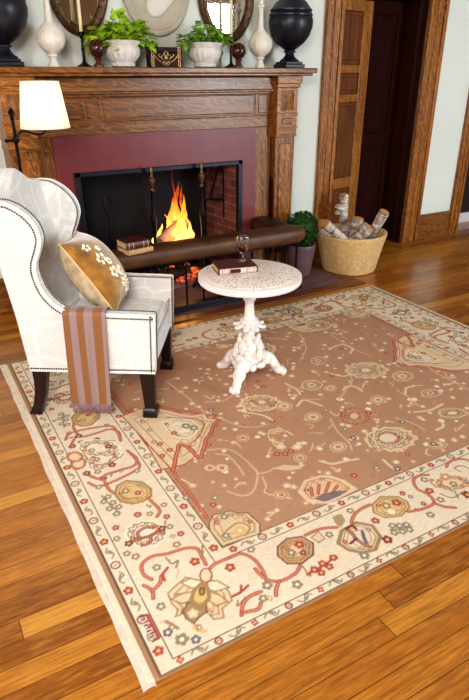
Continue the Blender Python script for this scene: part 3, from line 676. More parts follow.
RUG_BORDER=[('L','r',0.011,[(0.12,1.342),(0.146,1.386),(0.192,1.39),(0.264,1.379),(0.348,1.352),(0.359,1.28),(0.347,1.203)]),('L','r',0.011,[(0.35,1.1),(0.363,1.031),(0.332,0.989),(0.271,0.99),(0.202,0.989),(0.185,0.97),(0.163,0.98),(0.133,1.028)]),('L','r',0.011,[(0.185,0.97),(0.182,0.892),(0.195,0.848)]),('P','k',None,0.005,[(0.332,1.146),(0.309,1.143),(0.309,1.122),(0.287,1.123),(0.272,1.116),(0.253,1.117),(0.232,1.128),(0.211,1.129),(0.196,1.152),(0.171,1.159),(0.167,1.182),(0.146,1.199),(0.147,1.218),(0.141,1.237),(0.141,1.255),(0.155,1.265),(0.156,1.286),(0.182,1.28),(0.191,1.299),(0.216,1.283),(0.236,1.289),(0.256,1.272),(0.276,1.261),(0.296,1.246),(0.304,1.224),(0.326,1.206),(0.317,1.188),(0.335,1.165)]),('L','o',0.004,[(0.185,1.231),(0.232,1.259),(0.26,1.224),(0.304,1.237)]),('L','o',0.004,[(0.186,1.14),(0.227,1.152),(0.255,1.119),(0.31,1.141)]),('L','o',0.004,[(0.163,1.189),(0.173,1.13),(0.208,1.093)]),('L','o',0.004,[(0.219,1.07),(0.276,1.071),(0.324,1.097)]),('P','p','r',0.005,[(0.155,1.167),(0.146,1.163),(0.146,1.152),(0.138,1.151),(0.132,1.146),(0.124,1.144),(0.117,1.148),(0.109,1.147),(0.104,1.157),(0.095,1.158),(0.094,1.17),(0.087,1.177),(0.088,1.187),(0.087,1.196),(0.087,1.205),(0.093,1.211),(0.094,1.222),(0.103,1.221),(0.107,1.232),(0.116,1.226),(0.124,1.23),(0.131,1.224),(0.138,1.22),(0.145,1.214),(0.147,1.204),(0.155,1.197),(0.151,1.187),(0.157,1.176)]),('F','d',0.022,0.281,1.189),('F','d',0.022,0.25,1.044),('F','d',0.022,0.133,1.041),('F','d',0.022,0.184,1.345),('F','g',0.02,0.203,1.197),('F','g',0.02,0.178,1.027),('F','g',0.02,0.331,0.948),('F','g',0.02,0.15,0.925),('P','y','o',0.013,[(0.195,0.848),(0.221,0.892),(0.266,0.905),(0.321,0.863),(0.338,0.803),(0.32,0.758),(0.279,0.745),(0.238,0.752),(0.2,0.79)]),('F','g',0.022,0.241,0.843),('F','r',0.018,0.281,0.806),('L','o',0.006,[(0.217,0.813),(0.238,0.787),(0.269,0.777)]),('L','r',0.011,[(0.305,0.756),(0.312,0.717),(0.319,0.661),(0.294,0.632)]),('L','g',0.006,[(0.143,0.863),(0.153,0.801),(0.174,0.727)]),('F','g',0.02,0.139,0.823),('F','g',0.02,0.163,0.844),('F','g',0.02,0.146,0.77),('F','g',0.02,0.169,0.798),('F','g',0.02,0.161,0.728),('F','g',0.02,0.182,0.763),('F','r',0.02,0.232,0.681),('F','o',0.018,0.276,0.662),('F','o',0.018,0.346,0.683),('P','k',None,0.005,[(0.301,0.521),(0.28,0.515),(0.278,0.495),(0.258,0.495),(0.244,0.487),(0.227,0.486),(0.211,0.495),(0.192,0.494),(0.182,0.514),(0.161,0.519),(0.16,0.541),(0.143,0.555),(0.146,0.574),(0.143,0.592),(0.145,0.609),(0.159,0.62),(0.162,0.64),(0.184,0.637),(0.194,0.656),(0.214,0.643),(0.232,0.65),(0.249,0.636),(0.265,0.626),(0.281,0.614),(0.285,0.594),(0.303,0.578),(0.293,0.559),(0.306,0.539)]),('L','d',0.012,[(0.151,0.552),(0.191,0.553),(0.233,0.547),(0.285,0.561)]),('L','d',0.01,[(0.191,0.553),(0.196,0.587),(0.233,0.597),(0.256,0.583)]),('L','d',0.01,[(0.233,0.547),(0.216,0.515),(0.185,0.516)]),('F','d',0.02,0.146,0.55),('F','d',0.02,0.285,0.561),('F','r',0.018,0.131,0.654),('F','r',0.018,0.328,0.613),('F','r',0.018,0.337,0.5),('F','o',0.02,0.145,0.476),('F','o',0.02,0.3,0.456),('F','g',0.018,0.115,0.596),('F','g',0.018,0.122,0.506),('F','g',0.018,0.316,0.555),('P','p','o',0.006,[(0.299,0.262),(0.263,0.298),(0.218,0.283),(0.18,0.266),(0.175,0.222),(0.183,0.19),(0.166,0.169),(0.214,0.164),(0.26,0.146),(0.268,0.098),(0.3,0.088),(0.311,0.122),(0.355,0.133),(0.364,0.171),(0.356,0.205),(0.342,0.237)]),('P','k','o',0.006,[(0.307,0.253),(0.276,0.285),(0.238,0.286),(0.256,0.252),(0.279,0.229)]),('P','k','o',0.006,[(0.319,0.246),(0.351,0.232),(0.373,0.185),(0.323,0.194),(0.306,0.213)]),('P','c','o',0.006,[(0.261,0.23),(0.222,0.242),(0.179,0.238),(0.204,0.205),(0.239,0.2)]),('P','c','o',0.006,[(0.305,0.204),(0.329,0.176),(0.341,0.136),(0.299,0.142),(0.288,0.171)]),('P','o','b',0.005,[(0.223,0.199),(0.194,0.175),(0.191,0.146),(0.205,0.116),(0.229,0.128),(0.262,0.136),(0.276,0.169)]),('P','y','o',0.012,[(0.297,0.248),(0.264,0.237),(0.237,0.205),(0.24,0.172),(0.264,0.162),(0.297,0.181),(0.31,0.221)]),('F','c',0.022,0.219,0.152),('P','o','b',0.005,[(0.292,0.212),(0.29,0.209),(0.288,0.207),(0.286,0.205),(0.284,0.203),(0.282,0.203),(0.28,0.203),(0.278,0.203),(0.276,0.204),(0.275,0.206),(0.275,0.209),(0.274,0.211),(0.275,0.214),(0.276,0.217),(0.277,0.22),(0.279,0.223),(0.281,0.226),(0.283,0.228),(0.285,0.229),(0.287,0.23),(0.289,0.23),(0.291,0.229),(0.292,0.228),(0.294,0.226),(0.294,0.224),(0.294,0.221),(0.294,0.218),(0.293,0.215)]),('P','c','r',0.005,[(0.346,0.26),(0.342,0.255),(0.338,0.25),(0.333,0.246),(0.328,0.243),(0.323,0.242),(0.318,0.242),(0.314,0.243),(0.31,0.246),(0.307,0.251),(0.305,0.256),(0.305,0.262),(0.305,0.268),(0.307,0.275),(0.309,0.281),(0.313,0.287),(0.317,0.292),(0.322,0.297),(0.327,0.299),(0.333,0.301),(0.338,0.301),(0.342,0.299),(0.346,0.296),(0.349,0.292),(0.35,0.286),(0.351,0.28),(0.35,0.273),(0.349,0.267)]),('L','r',0.011,[(0.351,0.315),(0.355,0.356),(0.357,0.4),(0.315,0.424),(0.253,0.431),(0.196,0.447),(0.151,0.429),(0.14,0.383),(0.156,0.348)]),('L','r',0.011,[(0.122,0.338),(0.138,0.305),(0.13,0.271)]),('L','r',0.011,[(0.192,0.348),(0.173,0.319),(0.136,0.301)]),('L','r',0.009,[(0.226,0.37),(0.198,0.35),(0.194,0.322)]),('L','r',0.011,[(0.354,0.292),(0.385,0.303),(0.442,0.301),(0.488,0.297),(0.513,0.25),(0.513,0.196),(0.498,0.139)]),('L','r',0.011,[(0.459,0.116),(0.414,0.118),(0.379,0.101),(0.353,0.067)]),('L','r',0.011,[(0.363,0.074),(0.41,0.061),(0.434,0.077)]),('L','r',0.008,[(0.363,0.147),(0.395,0.148),(0.434,0.16)]),('L','r',0.007,[(0.4,0.15),(0.413,0.172)]),('F','r',0.024,0.322,0.348),('F','r',0.024,0.419,0.261),('F','g',0.02,0.192,0.39),('F','g',0.02,0.139,0.229),('F','g',0.02,0.45,0.089),('F','g',0.02,0.528,0.297),('F','g',0.028,0.147,0.083),('F','u',0.02,0.119,0.127),('F','u',0.02,0.185,0.061),('L','o',0.009,[(0.13,0.168),(0.142,0.148),(0.153,0.125)]),('L','y',0.009,[(0.199,0.103),(0.209,0.081),(0.227,0.074)]),('F','o',0.014,0.138,0.138),('F','o',0.014,0.213,0.095),('F','p',0.022,0.471,0.189),('L','g',0.006,[(0.239,0.417),(0.246,0.38),(0.271,0.382),(0.251,0.356)]),('P','a','b',0.008,[(0.622,0.26),(0.676,0.277),(0.73,0.258),(0.747,0.209),(0.713,0.163),(0.652,0.149),(0.606,0.175),(0.598,0.223)]),('P','p','o',0.006,[(0.637,0.246),(0.674,0.254),(0.713,0.238),(0.721,0.204),(0.7,0.176),(0.661,0.171),(0.626,0.191),(0.62,0.222)]),('F','r',0.024,0.698,0.229),('F','g',0.022,0.649,0.211),('F','d',0.016,0.687,0.189),('L','r',0.011,[(0.494,0.212),(0.501,0.157),(0.536,0.122),(0.605,0.123),(0.641,0.144)]),('L','r',0.011,[(0.536,0.122),(0.508,0.098),(0.494,0.077)]),('L','r',0.011,[(0.746,0.257),(0.82,0.255),(0.879,0.23)]),('P','w','o',0.018,[(0.829,0.162),(0.883,0.207),(0.96,0.213),(1.003,0.17),(0.99,0.11),(0.928,0.069),(0.876,0.081),(0.841,0.118)]),('P','o',None,0,[(0.899,0.287),(0.942,0.283),(0.93,0.243),(0.891,0.221),(0.885,0.25)]),('L','d',0.011,[(0.905,0.207),(0.907,0.175),(0.903,0.147),(0.909,0.108),(0.922,0.089)]),('L','d',0.009,[(0.903,0.147),(0.867,0.138)]),('L','u',0.012,[(0.948,0.164),(0.93,0.132),(0.923,0.112)]),('L','d',0.009,[(0.905,0.207),(0.936,0.208),(0.935,0.184)]),('L','r',0.011,[(0.943,0.223),(0.983,0.252),(1.031,0.265),(1.079,0.266)]),('P','y','o',0.009,[(1.086,0.261),(1.148,0.282),(1.212,0.246),(1.224,0.204),(1.204,0.173),(1.142,0.155),(1.079,0.178),(1.059,0.222)]),('F','r',0.026,1.18,0.222),('F','o',0.026,1.131,0.229),('F','k',0.02,1.124,0.192),('F','r',0.022,1.033,0.185),('F','d',0.026,1.002,0.085),('L','g',0.006,[(1.049,0.118),(1.087,0.103),(1.132,0.09)]),('F','g',0.02,1.071,0.131),('F','g',0.02,1.051,0.099),('F','g',0.02,1.095,0.117),('F','g',0.02,1.082,0.088),('F','g',0.02,1.123,0.108),('F','g',0.02,1.113,0.082),('L','r',0.008,[(0.639,0.098),(0.698,0.101),(0.781,0.114)]),('F','r',0.02,0.674,0.104),('F','r',0.02,0.687,0.081),('F','r',0.02,0.716,0.112),('F','r',0.02,0.729,0.089),('F','r',0.02,0.768,0.115),('F','g',0.024,0.583,0.08),('F','g',0.024,0.873,0.067),('F','g',0.024,0.491,0.128),('P','p','g',0.005,[(0.758,0.236),(0.801,0.248),(0.801,0.205),(0.766,0.202)]),('F','g',0.02,0.827,0.214),('F','g',0.02,0.984,0.278),('L','r',0.011,[(1.183,0.158),(1.249,0.141),(1.314,0.145),(1.332,0.192),(1.32,0.243),(1.345,0.29),(1.389,0.304),(1.432,0.287)]),('L','r',0.011,[(1.314,0.145),(1.332,0.107),(1.367,0.081)]),('L','r',0.011,[(1.545,0.288),(1.586,0.307),(1.643,0.3),(1.671,0.267),(1.684,0.217),(1.652,0.17),(1.584,0.146)]),('P','p',None,0.005,[(1.562,0.15),(1.539,0.151),(1.533,0.139),(1.511,0.143),(1.494,0.141),(1.475,0.145),(1.458,0.154),(1.436,0.158),(1.429,0.173),(1.405,0.181),(1.408,0.195),(1.392,0.207),(1.399,0.218),(1.398,0.23),(1.404,0.241),(1.42,0.244),(1.427,0.256),(1.451,0.249),(1.466,0.259),(1.486,0.246),(1.507,0.246),(1.523,0.234),(1.54,0.224),(1.555,0.213),(1.557,0.199),(1.574,0.186),(1.56,0.176),(1.571,0.16)]),('F','a',0.03,1.486,0.241),('F','d',0.03,1.474,0.111),('F','r',0.024,1.355,0.208),('F','g',0.022,1.391,0.271),('F','g',0.022,1.479,0.19),('F','g',0.022,1.247,0.102),('F','g',0.022,1.351,0.145),('L','o',0.005,[(1.403,0.249),(1.4,0.212),(1.435,0.2),(1.434,0.156)]),('L','o',0.005,[(1.571,0.232),(1.571,0.265),(1.614,0.258),(1.621,0.22)]),('L','o',0.005,[(1.38,0.172),(1.404,0.129),(1.471,0.135)]),('F','u',0.014,1.246,0.256),('F','u',0.014,1.257,0.22),('F','r',0.016,1.242,0.251),('F','r',0.016,1.272,0.162)]
RUG_CORNER=[('P','c','b',0.005,[(0.457,0.497),(0.497,0.532),(0.527,0.519),(0.562,0.519),(0.583,0.487),(0.619,0.473),(0.623,0.438),(0.629,0.396),(0.601,0.35),(0.463,0.363),(0.443,0.365),(0.441,0.459)]),('L','o',0.005,[(0.469,0.413),(0.516,0.435),(0.564,0.439),(0.584,0.396),(0.545,0.369)]),('F','y',0.03,0.542,0.402),('F','g',0.02,0.482,0.405),('F','g',0.02,0.526,0.5),('F','r',0.014,0.49,0.501),('F','r',0.014,0.601,0.425),('P','c','r',0.007,[(0.428,1.413),(0.533,1.432),(0.628,1.389),(0.695,1.294),(0.745,1.243),(0.812,1.227),(0.804,1.177),(0.846,1.136),(0.792,1.099),(0.71,1.016),(0.657,0.943),(0.617,0.895),(0.608,0.944),(0.602,1.002),(0.576,1.035),(0.527,0.963),(0.47,0.869)]),('L','r',0.016,[(0.846,1.136),(0.792,1.099),(0.75,1.042),(0.71,1.016),(0.683,0.974),(0.657,0.943),(0.617,0.895),(0.608,0.944),(0.602,1.002),(0.576,1.035),(0.551,0.994),(0.527,0.963),(0.498,0.911),(0.47,0.869)]),('P','k','p',0.008,[(0.576,1.264),(0.665,1.267),(0.724,1.201),(0.735,1.131),(0.683,1.07),(0.634,1.059),(0.587,1.095),(0.573,1.183)]),('L','r',0.005,[(0.621,1.292),(0.679,1.248),(0.746,1.199),(0.761,1.138),(0.692,1.055),(0.625,1.017)]),('F','g',0.03,0.674,1.166),('F','g',0.03,0.701,1.13),('F','p',0.03,0.628,1.172),('F','r',0.02,0.597,1.139),('F','r',0.02,0.5,1.088),('F','r',0.02,0.471,0.995),('F','r',0.02,0.522,1.02),('F','g',0.018,0.504,1.222),('F','g',0.018,0.482,1.117),('F','g',0.018,0.501,1.307),('L','r',0.012,[(0.465,0.847),(0.466,0.768),(0.468,0.692),(0.468,0.607),(0.464,0.528)]),('F','r',0.014,0.452,0.799),('F','r',0.014,0.453,0.708),('F','r',0.014,0.455,0.608)]
